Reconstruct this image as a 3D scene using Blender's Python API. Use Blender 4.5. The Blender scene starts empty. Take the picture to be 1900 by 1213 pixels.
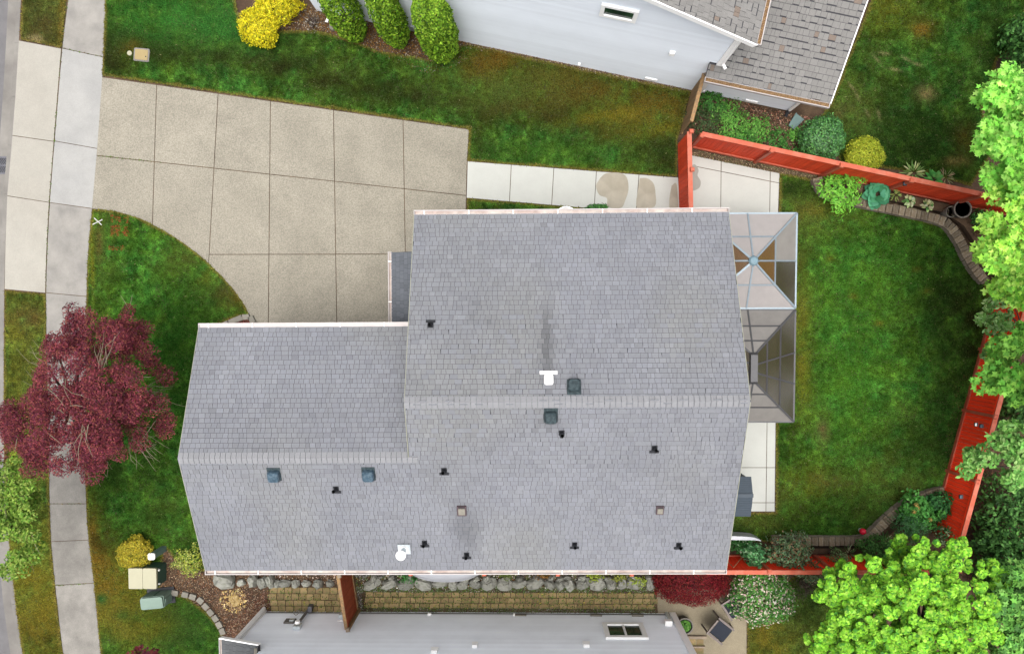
import bpy, math, random
import numpy as np
from mathutils import Matrix, Vector
random.seed(7); rng = np.random.default_rng(7)
SC = bpy.context.scene; COL = SC.collection
# ------------------------------------------------------------------ camera (drone looking down)
CH, F, TX, TY, CX, CY = 27.0, 1392.16, .0449, .0148, 952.06, 654.22
c1, s1, c2, s2 = math.cos(TX), math.sin(TX), math.cos(TY), math.sin(TY)
RT = np.array([c2, -s2*s1, -s2*c1]); UP = np.array([0, c1, -s1]); FW = np.array([-s2, -c2*s1, -c2*c1]); CAM = np.array([0, 0, CH])
cam = bpy.data.cameras.new('camera'); co = bpy.data.objects.new('camera', cam); COL.objects.link(co)
co.matrix_world = Matrix([[RT[0], UP[0], -FW[0], 0], [RT[1], UP[1], -FW[1], 0], [RT[2], UP[2], -FW[2], CH], [0, 0, 0, 1]])
cam.sensor_width = 36; cam.sensor_fit = 'HORIZONTAL'; cam.lens = F/1900*36
cam.shift_x = (950-CX)/1900; cam.shift_y = (CY-606.5)/1900
cam.clip_start = .5; cam.clip_end = 1000
SC.camera = co
SC.render.resolution_x = 1024; SC.render.resolution_y = 653
# ------------------------------------------------------------------ daylight: overcast
SUN_EL, SUN_AZ = math.radians(84), math.radians(200)      # azimuth clockwise from north (+y)
w = bpy.data.worlds.new('World'); SC.world = w; w.use_nodes = True
nt = w.node_tree; bg = nt.nodes['Background']
sky = nt.nodes.new('ShaderNodeTexSky'); sky.sky_type = 'NISHITA'; sky.sun_disc = False
sky.sun_elevation = SUN_EL; sky.sun_rotation = SUN_AZ; sky.dust_density = 10.0; sky.air_density = 1.0; sky.ozone_density = 1.0
hs = nt.nodes.new('ShaderNodeHueSaturation'); hs.inputs['Saturation'].default_value = .30
nt.links.new(sky.outputs[0], hs.inputs['Color']); nt.links.new(hs.outputs[0], bg.inputs[0])
bg.inputs[1].default_value = .15
sl = bpy.data.lights.new('sun', 'SUN'); sl.energy = .7; sl.angle = math.radians(45); sl.color = (1, .985, .95)
so = bpy.data.objects.new('sun', sl); COL.objects.link(so)
sd = Vector((math.sin(SUN_AZ)*math.cos(SUN_EL), math.cos(SUN_AZ)*math.cos(SUN_EL), math.sin(SUN_EL)))
so.rotation_euler = sd.to_track_quat('Z', 'Y').to_euler(); so.location = sd*60
SC.view_settings.view_transform = 'Standard'; SC.view_settings.look = 'None'
SC.view_settings.gamma = 1; SC.view_settings.use_curve_mapping = False; SC.view_settings.exposure = .95

# ------------------------------------------------------------------ survey helpers
def ray(px, py): return FW + RT*(px-CX)/F - UP*(py-CY)/F
def P(px, py, z=0.):
    d = ray(px, py); return CAM + d*(z-CH)/d[2]
def PL(px, py, p0, n):
    d = ray(px, py); n = np.array(n); return CAM + d*(np.dot(np.array(p0)-CAM, n)/np.dot(d, n))
def poly(pts, z=0.): return [tuple(P(x, y, z)[:2]) for x, y in pts]
def inside(pg, X, Y):
    r = np.zeros(len(X), bool); n = len(pg)
    for i in range(n):
        x1, y1 = pg[i]; x2, y2 = pg[(i+1) % n]
        if y1 == y2: continue
        m = ((y1 > Y) != (y2 > Y)) & (X < (x2-x1)*(Y-y1)/(y2-y1)+x1); r ^= m
    return r
def clip(pg, a, b, c):                        # keep a*x+b*y>=c
    out = []
    for i in range(len(pg)):
        p, q = pg[i], pg[(i+1) % len(pg)]
        dp, dq = a*p[0]+b*p[1]-c, a*q[0]+b*q[1]-c
        if dp >= 0: out.append(p)
        if (dp >= 0) != (dq >= 0):
            t = dp/(dp-dq); out.append((p[0]+(q[0]-p[0])*t, p[1]+(q[1]-p[1])*t))
    return out
def area(pg): return .5*sum(pg[i-1][0]*pg[i][1]-pg[i][0]*pg[i-1][1] for i in range(len(pg)))
def vnoise(x, y, s, seed):
    g = np.random.default_rng(seed).random((64, 64)); u = x/s+1000; v = y/s+1000
    i = np.floor(u).astype(int); j = np.floor(v).astype(int); a = u-i; b = v-j
    a = a*a*(3-2*a); b = b*b*(3-2*b); G = lambda p, q: g[p % 64, q % 64]
    return (G(i, j)*(1-a)+G(i+1, j)*a)*(1-b)+(G(i, j+1)*(1-a)+G(i+1, j+1)*a)*b
def smooth(pts, n=6):                         # Catmull-Rom through 2D points
    o = []; p = [np.array(q, float) for q in pts]; p = [2*p[0]-p[1]]+p+[2*p[-1]-p[-2]]
    for i in range(1, len(p)-2):
        for k in range(n):
            t = k/n
            o.append(.5*((2*p[i])+(-p[i-1]+p[i+1])*t+(2*p[i-1]-5*p[i]+4*p[i+1]-p[i+2])*t*t+(-p[i-1]+3*p[i]-3*p[i+1]+p[i+2])*t**3))
    o.append(p[-2]); return o

# ------------------------------------------------------------------ materials
def sock(b, *n):
    for k in n:
        if k in b.inputs: return b.inputs[k]
def mat(name, col, rough=.8, var=.12, scale=6., bump=0., bscale=60., metal=0., rnd=0., attr=False, col2=None, spec=.3, scale2=None, stretch=None, var2=0., wave=None):
    m = bpy.data.materials.new(name); m.use_nodes = True; t = m.node_tree; N, L = t.nodes, t.links
    b = N['Principled BSDF']; b.inputs['Roughness'].default_value = rough; b.inputs['Metallic'].default_value = metal
    sock(b, 'Specular IOR Level', 'Specular').default_value = spec
    tc = N.new('ShaderNodeTexCoord'); vec = tc.outputs['Object']
    if stretch:
        mp = N.new('ShaderNodeMapping'); mp.inputs['Scale'].default_value = stretch; L.new(vec, mp.inputs[0]); vec = mp.outputs[0]
    if attr:
        a = N.new('ShaderNodeAttribute'); a.attribute_name = 'Col'; cur = a.outputs['Color']
    else:
        c = N.new('ShaderNodeRGB'); c.outputs[0].default_value = (*col, 1); cur = c.outputs[0]
        if col2:
            n0 = N.new('ShaderNodeTexNoise'); n0.inputs['Scale'].default_value = scale2 or scale*.4; n0.inputs['Detail'].default_value = 6; L.new(vec, n0.inputs['Vector'])
            r0 = N.new('ShaderNodeMapRange'); r0.inputs[1].default_value = .42; r0.inputs[2].default_value = .62; L.new(n0.outputs[0], r0.inputs[0])
            mx = N.new('ShaderNodeMix'); mx.data_type = 'RGBA'; L.new(r0.outputs[0], mx.inputs[0]); L.new(cur, mx.inputs[6]); mx.inputs[7].default_value = (*col2, 1); cur = mx.outputs[2]
    def scalev(cur, src, lo, hi):
        r = N.new('ShaderNodeMapRange'); L.new(src, r.inputs[0]); r.inputs[3].default_value = lo; r.inputs[4].default_value = hi
        v = N.new('ShaderNodeVectorMath'); v.operation = 'SCALE'; L.new(cur, v.inputs[0]); L.new(r.outputs[0], v.inputs['Scale']); return v.outputs[0]
    if var:
        n = N.new('ShaderNodeTexNoise'); n.inputs['Scale'].default_value = scale; n.inputs['Detail'].default_value = 8; n.inputs['Roughness'].default_value = .65; L.new(vec, n.inputs['Vector'])
        q = N.new('ShaderNodeMapRange'); q.inputs[1].default_value = .28; q.inputs[2].default_value = .72; L.new(n.outputs[0], q.inputs[0])
        cur = scalev(cur, q.outputs[0], 1-var, 1+var)
    if var2:
        n = N.new('ShaderNodeTexNoise'); n.inputs['Scale'].default_value = bscale; n.inputs['Detail'].default_value = 3; L.new(vec, n.inputs['Vector'])
        q = N.new('ShaderNodeMapRange'); q.inputs[1].default_value = .3; q.inputs[2].default_value = .7; L.new(n.outputs[0], q.inputs[0])
        cur = scalev(cur, q.outputs[0], 1-var2, 1+var2)
    if rnd:
        oi = N.new('ShaderNodeObjectInfo'); cur = scalev(cur, oi.outputs['Random'], 1-rnd, 1+rnd)
    L.new(cur, b.inputs['Base Color'])
    if bump:
        n2 = N.new('ShaderNodeTexNoise'); n2.inputs['Scale'].default_value = bscale; n2.inputs['Detail'].default_value = 4; L.new(vec, n2.inputs['Vector'])
        bp = N.new('ShaderNodeBump'); bp.inputs['Strength'].default_value = bump; bp.inputs['Distance'].default_value = .02; L.new(n2.outputs[0], bp.inputs['Height']); L.new(bp.outputs[0], b.inputs['Normal'])
    return m
def leafmat(name, trans=.35, rough=.55, spec=.12):
    m = bpy.data.materials.new(name); m.use_nodes = True; t = m.node_tree; N, L = t.nodes, t.links
    b = N['Principled BSDF']; b.inputs['Roughness'].default_value = rough; sock(b, 'Specular IOR Level', 'Specular').default_value = spec
    a = N.new('ShaderNodeAttribute'); a.attribute_name = 'Col'; L.new(a.outputs['Color'], b.inputs['Base Color'])
    tr = N.new('ShaderNodeBsdfTranslucent'); L.new(a.outputs['Color'], tr.inputs[0])
    mx = N.new('ShaderNodeMixShader'); mx.inputs[0].default_value = trans; L.new(b.outputs[0], mx.inputs[1]); L.new(tr.outputs[0], mx.inputs[2])
    L.new(mx.outputs[0], N['Material Output'].inputs['Surface']); return m
M = {}
M['soil'] = mat('soil', (0.042, 0.025, 0.015), .95, .35, 3, .6, 40, col2=(0.075, 0.048, 0.028), var2=.4)
M['asphalt'] = mat('asphalt', (0.1, 0.097, 0.1), .9, .15, 1.5, .4, 120, var2=.2)
M['gutterpan'] = mat('gutter_concrete', (0.155, 0.147, 0.134), .9, .18, 1.2, .2, 80, var2=.1, col2=(0.115, 0.108, 0.1))
M['conc_drive'] = mat('exposed_aggregate', (0.187, 0.173, 0.14), .9, .13, .9, .5, 26, var2=.26, col2=(0.172, 0.159, 0.128), scale2=.5, rnd=.03)
M['conc_walk'] = mat('walk_concrete', (0.19, 0.182, 0.167), .9, .14, 2.2, .25, 70, var2=.10, col2=(0.152, 0.146, 0.136), rnd=.06)
M['conc_old'] = mat('old_walk_concrete', (.158, .150, .136), .9, .16, 2.2, .25, 50, var2=.14, col2=(.122, .116, .105), rnd=.08)
M['conc_apron'] = mat('apron_concrete', (0.24, 0.23, 0.202), .9, .08, 1.2, .15, 40, var2=.08, rnd=.03, col2=(0.228, 0.217, 0.19))
M['conc_blue'] = mat('new_walk_concrete', (0.226, 0.225, 0.216), .85, .08, 1.5, .1, 40, var2=.07, col2=(0.205, 0.205, 0.199))
M['conc_white'] = mat('path_concrete', (0.315, 0.322, 0.3), .85, .05, 1.5, .12, 70, var2=.05, rnd=.02)
M['conc_stain'] = mat('damp_concrete', (0.215, 0.195, 0.152), .75, .10, 3, .1, 60, col2=(0.245, 0.225, 0.18))
M['conc_stain2'] = mat('damp_patio', (0.19, 0.185, 0.165), .7, .08, 3, .1, 60)
M['conc_patio2'] = mat('aggregate_patio', (0.185, 0.158, 0.108), .9, .12, 3, .5, 60, var2=.25)
M['lawn'] = mat('lawn_soil', (.045, .075, .016), .95, .3, 3, .6, 40, col2=(.05, .05, .02))
M['shingle'] = mat('shingle_grey', (0, 0, 0), .92, .05, 14, .35, 160, attr=True, var2=.14, spec=.2)
M['shingle_piece'] = mat('shingle_grey_piece', (0.134, 0.139, 0.152), .92, .05, 14, .35, 160, rnd=.05, var2=.14, spec=.2)
M['ridge'] = mat('ridge_cap_grey', (0.168, 0.171, 0.18), .92, .05, 14, .3, 160, rnd=.05, var2=.10, spec=.2)
M['deck'] = mat('roof_underlay', (0.035, 0.035, 0.04), .95, .1, 10)
M['white'] = mat('white_paint', (0.86, 0.86, 0.85), .5, .04, 4)
M['gutterwhite'] = mat('gutter_white', (0.32, 0.295, 0.288), .45, .06, 6)
M['gutterin'] = mat('gutter_inside', (0.3, 0.24, 0.216), .8, .25, 5, col2=(0.36, 0.33, 0.3))
M['gutterdebris'] = mat('gutter_debris', (0.096, 0.054, 0.027), .95, .6, 60, .8, 50, col2=(0.18, 0.114, 0.054), scale2=35, var2=.5)
M['trim'] = mat('rake_trim', (0.22, 0.225, 0.17), .6, .08, 6)
M['siding_grey'] = mat('siding_grey', (0, 0, 0), .65, .05, 1.2, .05, 30, attr=True)
M['siding_white'] = mat('siding_pale', (0, 0, 0), .6, .03, 1.0, attr=True)
M['siding_main'] = mat('siding_main', (0, 0, 0), .7, .04, 2, attr=True)
SIDE = {'siding_grey': (.87, .915, .975), 'siding_white': (.70, .75, .81), 'siding_main': (.55, .53, .48)}
M['black'] = mat('black_plastic', (.012, .013, .016), .5, .1, 8)
M['slate'] = mat('vent_slate', (0.014, 0.024, 0.028), .42, .22, 9, col2=(0.03, 0.045, 0.05), scale2=14)
M['bluevent'] = mat('vent_blue', (0.024, 0.048, 0.07), .38, .25, 9, col2=(0.06, 0.09, 0.115), scale2=14)
M['mauve'] = mat('vent_mauve', (0.058, 0.039, 0.043), .6, .08, 6)
M['steel'] = mat('galvanised', (.55, .60, .62), .35, .12, 8, metal=.6)
M['red'] = mat('fence_red', (0.6, 0.052, 0.014), .7, .22, 5, .25, 30, rnd=.14, stretch=(6, 6, .7))
M['redtop'] = mat('fence_cap', (0.34, 0.066, 0.032), .6, .14, 4, .1, 30, rnd=.05, col2=(0.36, 0.1, 0.06), scale2=3)
M['redbright'] = mat('fence_bright_red', (0.92, 0.046, 0.01), .7, .18, 5, .2, 30, rnd=.12, stretch=(6, 6, .7))
M['redbrown'] = mat('fence_brown_red', (.30, .06, .022), .7, .2, 4, rnd=.08, stretch=(6, 6, .7))
M['wood'] = mat('weathered_wood', (0.24, 0.1425, 0.06375), .85, .25, 3, .3, 40, rnd=.14, stretch=(8, 8, .8), col2=(0.165, 0.1087, 0.06))
M['woodgrey'] = mat('grey_wood', (0.204, 0.162, 0.12), .9, .25, 4, .3, 40, rnd=.1)
M['stone'] = mat('wall_stone', (0.162, 0.141, 0.111), .9, .25, 9, .5, 40, rnd=.30, col2=(0.198, 0.168, 0.12))
M['stonecap'] = mat('wall_capstone', (0.174, 0.15, 0.114), .9, .28, 9, .5, 40, rnd=.32, col2=(0.12, 0.09, 0.054))
M['rock'] = mat('granite_rock', (.24, .24, .215), .9, .28, 5, .7, 25, rnd=.30, col2=(.15, .155, .125), scale2=5)
M['paver'] = mat('tan_paver', (.225, .158, .078), .9, .3, 7, .4, 50, rnd=.24, col2=(.125, .108, .045), scale2=5)
M['edging'] = mat('concrete_edging', (0.165, 0.155, 0.13), .9, .12, 9, .4, 50, rnd=.10)
M['glass'] = mat('window_glass', (.02, .06, .03), .08, .5, 2.5, spec=.22, col2=(.006, .014, .014), scale2=1.6)
M['cream'] = mat('cabinet_cream', (0.27, 0.26, 0.18), .5, .04, 5)
M['mint'] = mat('transformer_green', (0.14, 0.2, 0.165), .5, .06, 4)
M['green_dark'] = mat('cabinet_green', (0.03, 0.072, 0.054), .5, .1, 6)
M['teal'] = mat('pedestal_teal', (0.11, 0.17, 0.16), .5, .08, 6)
M['terr'] = mat('dark_pot', (.035, .030, .027), .6, .2, 10)
M['potrim'] = mat('pot_rim', (0.132, 0.12, 0.102), .6, .2, 10)
M['gazebo_blue'] = mat('gazebo_frame_light', (0.165, 0.2035, 0.231), .4, .1, 8, metal=.3)
M['gazebo_dark'] = mat('gazebo_frame_dark', (0.051, 0.051, 0.054), .45, .1, 8, metal=.3)
M['hubblue'] = mat('gazebo_hub', (0.12, 0.185, 0.22), .5, .12, 10)
M['shedgrey'] = mat('shed_grey', (0.032, 0.044, 0.058), .6, .06, 6, .1, 60)
M['navy'] = mat('cushion_navy', (0.0132, 0.0168, 0.0252), .85, .12, 20, .2, 90)
M['sling'] = mat('sling_brown', (0.09, 0.075, 0.057), .8, .12, 20, .2, 120)
M['chairframe'] = mat('chair_frame', (0.096, 0.078, 0.072), .4, .1, 10, metal=.3)
M['chairpale'] = mat('chair_piping', (0.25, 0.25, 0.24), .6, .1, 10)
M['bark'] = mat('bark', (0.062, 0.048, 0.038), .95, .3, 8, .8, 25)
M['twig'] = mat('pale_twig', (0.17, 0.145, 0.1), .9, .2, 8)
M['twigdark'] = mat('dark_twig', (.10, .075, .06), .9, .2, 8)
M['chips'] = mat('bark_chips', (0, 0, 0), .95, .1, 20, attr=True)
M['leaf'] = leafmat('leaf'); M['leafthin'] = leafmat('leaf_thin', .45); M['grass'] = leafmat('grass_blade', .25, .9, .02); M['leafgloss'] = leafmat('leaf_gloss', .2, .4, .3)
M['beige'] = mat('cover_beige', (0.22, 0.17, 0.08), .8, .08, 5)
M['stump'] = mat('fresh_wood', (0.21, 0.14, 0.05), .9, .25, 9, .4, 40, col2=(0.275, 0.21, 0.1), scale2=12)
M['whitehull'] = mat('white_gelcoat', (0.3, 0.31, 0.335), .25, .02, 2)
M['redball'] = mat('red_ball', (.45, .01, .03), .25, .1, 5)
M['drain'] = mat('cast_iron', (0.1, 0.1, 0.115), .6, .2, 12, metal=.4)
M['paintwhite'] = mat('marking_white', (0.36, 0.36, 0.32), .8, .1, 9)
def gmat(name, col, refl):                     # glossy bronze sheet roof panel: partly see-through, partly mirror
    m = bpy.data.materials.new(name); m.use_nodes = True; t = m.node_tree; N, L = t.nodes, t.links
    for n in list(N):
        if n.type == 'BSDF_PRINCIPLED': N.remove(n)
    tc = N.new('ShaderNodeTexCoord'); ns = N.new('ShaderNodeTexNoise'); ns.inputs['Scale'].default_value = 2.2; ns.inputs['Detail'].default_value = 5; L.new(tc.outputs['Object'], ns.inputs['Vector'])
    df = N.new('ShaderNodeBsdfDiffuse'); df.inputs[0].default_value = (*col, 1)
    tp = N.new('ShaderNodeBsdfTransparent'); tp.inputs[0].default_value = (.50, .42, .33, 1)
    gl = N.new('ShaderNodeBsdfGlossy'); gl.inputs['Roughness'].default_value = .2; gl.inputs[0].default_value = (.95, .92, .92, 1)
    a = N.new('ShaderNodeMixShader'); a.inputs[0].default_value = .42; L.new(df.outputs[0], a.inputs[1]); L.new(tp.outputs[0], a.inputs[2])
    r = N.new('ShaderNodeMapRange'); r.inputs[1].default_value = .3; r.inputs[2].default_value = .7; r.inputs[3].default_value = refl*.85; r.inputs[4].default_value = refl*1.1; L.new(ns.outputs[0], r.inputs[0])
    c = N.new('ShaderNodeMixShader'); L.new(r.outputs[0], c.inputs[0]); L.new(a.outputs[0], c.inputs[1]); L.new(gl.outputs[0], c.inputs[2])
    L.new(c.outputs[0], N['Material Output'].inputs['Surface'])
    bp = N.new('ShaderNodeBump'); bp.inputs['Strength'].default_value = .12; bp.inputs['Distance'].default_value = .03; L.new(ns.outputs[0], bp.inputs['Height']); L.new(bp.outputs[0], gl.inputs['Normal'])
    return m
M['panel_skytint'] = mat('skytint_panel', (.205, .190, .184), .3, .07, 3, .05, 8, rnd=.06, spec=.5)  # paler copy of the roof panel, reflected sky painted into its colour
M['panel_grey'] = mat('grey_panel', (.135, .127, .118), .3, .10, 4, .1, 14, rnd=.10, spec=.5)  # greyer copy of the roof panel, with a duller sky reflection painted in
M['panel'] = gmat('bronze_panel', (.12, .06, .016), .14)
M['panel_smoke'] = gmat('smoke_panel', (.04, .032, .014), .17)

# ------------------------------------------------------------------ mesh helpers
MW = {}
def W(o): return MW.get(o.name, Matrix.Identity(4))
class MB:
    def __init__(s): s.v = []; s.f = []; s.c = []
    def add(s, v, f, col=None):
        n = len(s.v); s.v += [tuple(p) for p in v]; s.f += [tuple(i+n for i in q) for q in f]
        if col is not None: s.c += [col]*len(v)
        return s
    def box(s, c, d, R=None, col=None, taper=1.):
        x, y, z = d[0]/2, d[1]/2, d[2]/2
        v = [(-x, -y, -z), (x, -y, -z), (x, y, -z), (-x, y, -z), (-x*taper, -y*taper, z), (x*taper, -y*taper, z), (x*taper, y*taper, z), (-x*taper, y*taper, z)]
        v = np.array(v)
        if R is not None: v = v @ np.array(R).T
        return s.add(v+np.array(c), [(3, 2, 1, 0), (4, 5, 6, 7), (0, 1, 5, 4), (1, 2, 6, 5), (2, 3, 7, 6), (3, 0, 4, 7)], col)
    def prism(s, pg, z0, z1, cap=True, bottom=True):
        if area(pg) < 0: pg = pg[::-1]
        n = len(pg); v = [(x, y, z0) for x, y in pg]+[(x, y, z1) for x, y in pg]
        f = [(i, (i+1) % n, n+(i+1) % n, n+i) for i in range(n)]+[tuple(range(n, 2*n))]
        if bottom: f.append(tuple(range(n-1, -1, -1)))
        return s.add(v, f)
    def sheet(s, pg, z):
        if area(pg) < 0: pg = pg[::-1]
        return s.add([(x, y, z) for x, y in pg], [tuple(range(len(pg)))])
    def tube(s, pts, rs, k=8, caps=True):
        pts = [np.array(p, float) for p in pts]
        if not hasattr(rs, '__len__'): rs = [rs]*len(pts)
        rings = []; v = []
        for i, p in enumerate(pts):
            d = pts[min(i+1, len(pts)-1)]-pts[max(i-1, 0)]; d = d/(np.linalg.norm(d)+1e-9)
            a = np.cross(d, (0, 0, 1) if abs(d[2]) < .9 else (1, 0, 0)); a /= np.linalg.norm(a); b = np.cross(d, a)
            for j in range(k):
                t = 2*math.pi*j/k; v.append(p+rs[i]*(a*math.cos(t)+b*math.sin(t)))
        f = []
        for i in range(len(pts)-1):
            for j in range(k): f.append((i*k+j, (i+1)*k+j, (i+1)*k+(j+1) % k, i*k+(j+1) % k))
        if caps: f.append(tuple(range(k))); f.append(tuple(range(len(pts)*k-1, (len(pts)-1)*k-1, -1)))
        return s.add(v, f)
    def lathe(s, c, prof, k=20, sx=1., sy=1.):
        v = []; f = []
        for r, z in prof:
            for j in range(k):
                t = 2*math.pi*j/k; v.append((c[0]+sx*r*math.cos(t), c[1]+sy*r*math.sin(t), c[2]+z))
        for i in range(len(prof)-1):
            for j in range(k): f.append((i*k+j, i*k+(j+1) % k, (i+1)*k+(j+1) % k, (i+1)*k+j))
        f.append(tuple(range(k-1, -1, -1))); f.append(tuple(range((len(prof)-1)*k, len(prof)*k)))
        return s.add(v, f)
    def mesh(s, name, inv=None):
        v = np.array(s.v, float)
        if inv is not None: v = v @ np.array(inv.to_3x3()).T + np.array(inv.translation)
        m = bpy.data.meshes.new(name); m.from_pydata(v.tolist(), [], s.f); m.update()
        if s.c:
            a = m.attributes.new('Col', 'FLOAT_COLOR', 'POINT'); c = np.ones((len(s.v), 4)); c[:, :3] = s.c; a.data.foreach_set('color', c.ravel())
        return m
    def build(s, name, mt, parent=None, smooth=False, base=False):
        if parent is not None: inv = W(parent).inverted(); mw = W(parent)
        else:
            v = np.array(s.v); c = (v.min(0)+v.max(0))/2; c[2] = v[:, 2].min(); mw = Matrix.Translation(c.tolist()); inv = mw.inverted()
        me = s.mesh(name, inv); me.materials.append(M[mt])
        if smooth: me.polygons.foreach_set('use_smooth', [True]*len(me.polygons))
        o = bpy.data.objects.new(name, me); COL.objects.link(o)
        if parent is not None: o.parent = parent
        else: o.matrix_world = mw
        MW[o.name] = mw; return o
def tag(o, label=None, cat=None, group=None, kind=None):
    if label: o['label'] = label
    if cat: o['category'] = cat
    if group: o['group'] = group
    if kind: o['kind'] = kind
    return o
def thing(name, label, cat, loc, rz=0., group=None, kind=None):
    o = bpy.data.objects.new(name, None); COL.objects.link(o); o.empty_display_size = .2
    mw = Matrix.Translation(tuple(float(q) for q in loc)) @ Matrix.Rotation(rz, 4, 'Z'); o.matrix_world = mw; MW[o.name] = mw
    return tag(o, label, cat, group, kind)
def place(name, me, parent, mw):               # a piece sharing mesh data, mw in world space
    o = bpy.data.objects.new(name, me); COL.objects.link(o); o.parent = parent; o.matrix_basis = W(parent).inverted() @ mw; MW[o.name] = W(parent); return o
def npmesh(name, V, FI, C, mt, parent=None, nv=3, smooth=False):   # big meshes of equal polygons from numpy
    V = np.asarray(V, np.float32).reshape(-1, 3); FI = np.asarray(FI, np.int32).reshape(-1, nv); nf = len(FI)
    if parent is None:
        c = V.mean(0); c[2] = 0; mw = Matrix.Translation(c.tolist()); V = V-c
    else:
        mw = W(parent); inv = mw.inverted(); V = V @ np.array(inv.to_3x3(), np.float32).T + np.array(inv.translation, np.float32)
    me = bpy.data.meshes.new(name); me.vertices.add(len(V)); me.vertices.foreach_set('co', V.ravel().astype(np.float32))
    me.loops.add(nf*nv); me.loops.foreach_set('vertex_index', FI.ravel()); me.polygons.add(nf)
    me.polygons.foreach_set('loop_start', np.arange(0, nf*nv, nv, dtype=np.int32)); me.update(calc_edges=True)
    a = me.attributes.new('Col', 'FLOAT_COLOR', 'POINT'); c4 = np.ones((len(V), 4), np.float32); c4[:, :3] = C; a.data.foreach_set('color', c4.ravel())
    if smooth: me.polygons.foreach_set('use_smooth', np.ones(nf, bool))
    me.materials.append(M[mt]); o = bpy.data.objects.new(name, me); COL.objects.link(o)
    if parent is not None: o.parent = parent
    else: o.matrix_world = mw
    MW[o.name] = mw; return o
def rotz(a): c, s = math.cos(a), math.sin(a); return np.array([[c, -s, 0], [s, c, 0], [0, 0, 1]])
def frame(x, z):                               # rotation matrix columns x, y, z from x axis and approx z axis
    x = np.array(x, float); x /= np.linalg.norm(x); y = np.cross(z, x); y /= np.linalg.norm(y); return np.column_stack([x, y, np.cross(x, y)])
def mw_of(R, t):
    m = Matrix.Identity(4)
    for i in range(3):
        for j in range(3): m[i][j] = float(R[i][j])
        m[i][3] = float(t[i])
    return m
# leaf templates: (verts, faces as equal polygons)
def fan(pts, dip=.08):
    n = len(pts); v = [(0, 0, dip)]+[(x, y, 0) for x, y in pts]; return np.array(v), np.array([(0, 1+i, 1+(i+1) % n) for i in range(n)])
_mp = []
for k in range(10):
    a = math.pi/2+k*math.pi/5; r = [.60, .26, .54, .25, .38, .12, .38, .25, .54, .26][k]; _mp.append((r*math.cos(a), r*math.sin(a)))
LT = {'maple': fan(_mp, -.05), 'round': fan([(.5*math.cos(k*math.pi/3), .5*math.sin(k*math.pi/3)) for k in range(6)], .14),
      'oval': (np.array([(0, -.5, 0), (.24, -.1, .06), (.2, .22, .06), (0, .5, 0), (-.2, .22, .06), (-.24, -.1, .06)]), np.array([(0, 1, 2), (0, 2, 3), (0, 3, 4), (0, 4, 5)])),
      'lance': (np.array([(0, -.5, 0), (.15, 0, .04), (0, .5, 0), (-.15, 0, .04)]), np.array([(0, 1, 2), (0, 2, 3)])),
      'spray': (np.array([(0, -.5, 0), (.28, .1, .03), (.12, .5, 0), (-.12, .46, 0), (-.28, .05, .03)]), np.array([(0, 1, 2), (0, 2, 3), (0, 3, 4)]))}
def leaves(pos, nrm, size, cols, kind):
    V, Fc = LT[kind]; n = len(pos); k = len(V)
    z = nrm/np.linalg.norm(nrm, axis=1, keepdims=True); r = rng.normal(size=(n, 3)); x = np.cross(r, z); x /= np.linalg.norm(x, axis=1, keepdims=True); y = np.cross(z, x)
    out = pos[:, None, :] + size[:, None, None]*(V[None, :, 0, None]*x[:, None]+V[None, :, 1, None]*y[:, None]+V[None, :, 2, None]*z[:, None])
    fi = Fc[None]+(np.arange(n)*k)[:, None, None]
    return out.reshape(-1, 3), fi.reshape(-1, 3), np.repeat(cols, k, 0)
def palette(n, cols, wts=None, jit=.15):
    c = np.array(cols)[rng.choice(len(cols), n, p=wts)]; return np.clip(c*(1+rng.normal(0, jit, (n, 1)))*(1+rng.normal(0, .05, (n, 3))), .003, .9)
def unit(n): v = rng.normal(size=(n, 3)); return v/np.linalg.norm(v, axis=1, keepdims=True)

# ================================================================== GROUND, STREET, PAVEMENT
KERB = [(42, -700), (41, -120), (39, 0), (35, 80), (29, 180), (22, 270), (14, 360), (10, 450), (8, 540), (7, 660), (7, 800), (9, 900), (14, 980), (21, 1040), (29, 1120), (42, 1213), (62, 1320), (130, 1700)]
kerb = [tuple(P(x, y)[:2]) for x, y in KERB]
def offs(pl, d):
    o = []
    for i in range(len(pl)):
        a = np.array(pl[max(i-1, 0)]); b = np.array(pl[min(i+1, len(pl)-1)]); t = (b-a)/np.linalg.norm(b-a); o.append((pl[i][0]+t[1]*d, pl[i][1]-t[0]*d))
    return o
FAR = 160
g = MB(); k0 = kerb[0]; k1 = kerb[-1]
g.sheet([(k0[0], FAR), (FAR, FAR), (FAR, -FAR), (k1[0], -FAR)]+kerb[::-1], 0.)
tag(g.build('ground', 'soil'), kind='structure')
kin = offs(kerb, .15); pan = offs(kerb, .55)       # towards the street (west)
# +d must go west: check
if kin[5][0] > kerb[5][0]: kin = offs(kerb, -.15); pan = offs(kerb, -.55)
g = MB(); g.sheet([(kerb[0][0]-.4, FAR), (-FAR, FAR), (-FAR, -FAR), (kerb[-1][0]-.4, -FAR)]+kin[::-1], -.13); tag(g.build('street', 'asphalt'), kind='structure')
g = MB()
for i in range(len(kerb)-1):
    a, b, c, d = kerb[i], kerb[i+1], kin[i+1], kin[i]
    n = max(1, int(np.hypot(b[0]-a[0], b[1]-a[1])/3))
    for q in range(n):
        L_ = lambda p, r, t: (p[0]+(r[0]-p[0])*t, p[1]+(r[1]-p[1])*t)
        t0, t1 = (q+.002)/n, (q+.998)/n
        g.prism([L_(a, b, t0), L_(a, b, t1), L_(d, c, t1), L_(d, c, t0)], -.14, .006)
kb = tag(g.build('kerb', 'gutterpan'), kind='structure')
g = MB(); g.sheet(kin+pan[::-1], -.126); tag(g.build('gutter_pan', 'gutterpan'), kind='structure')

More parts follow.
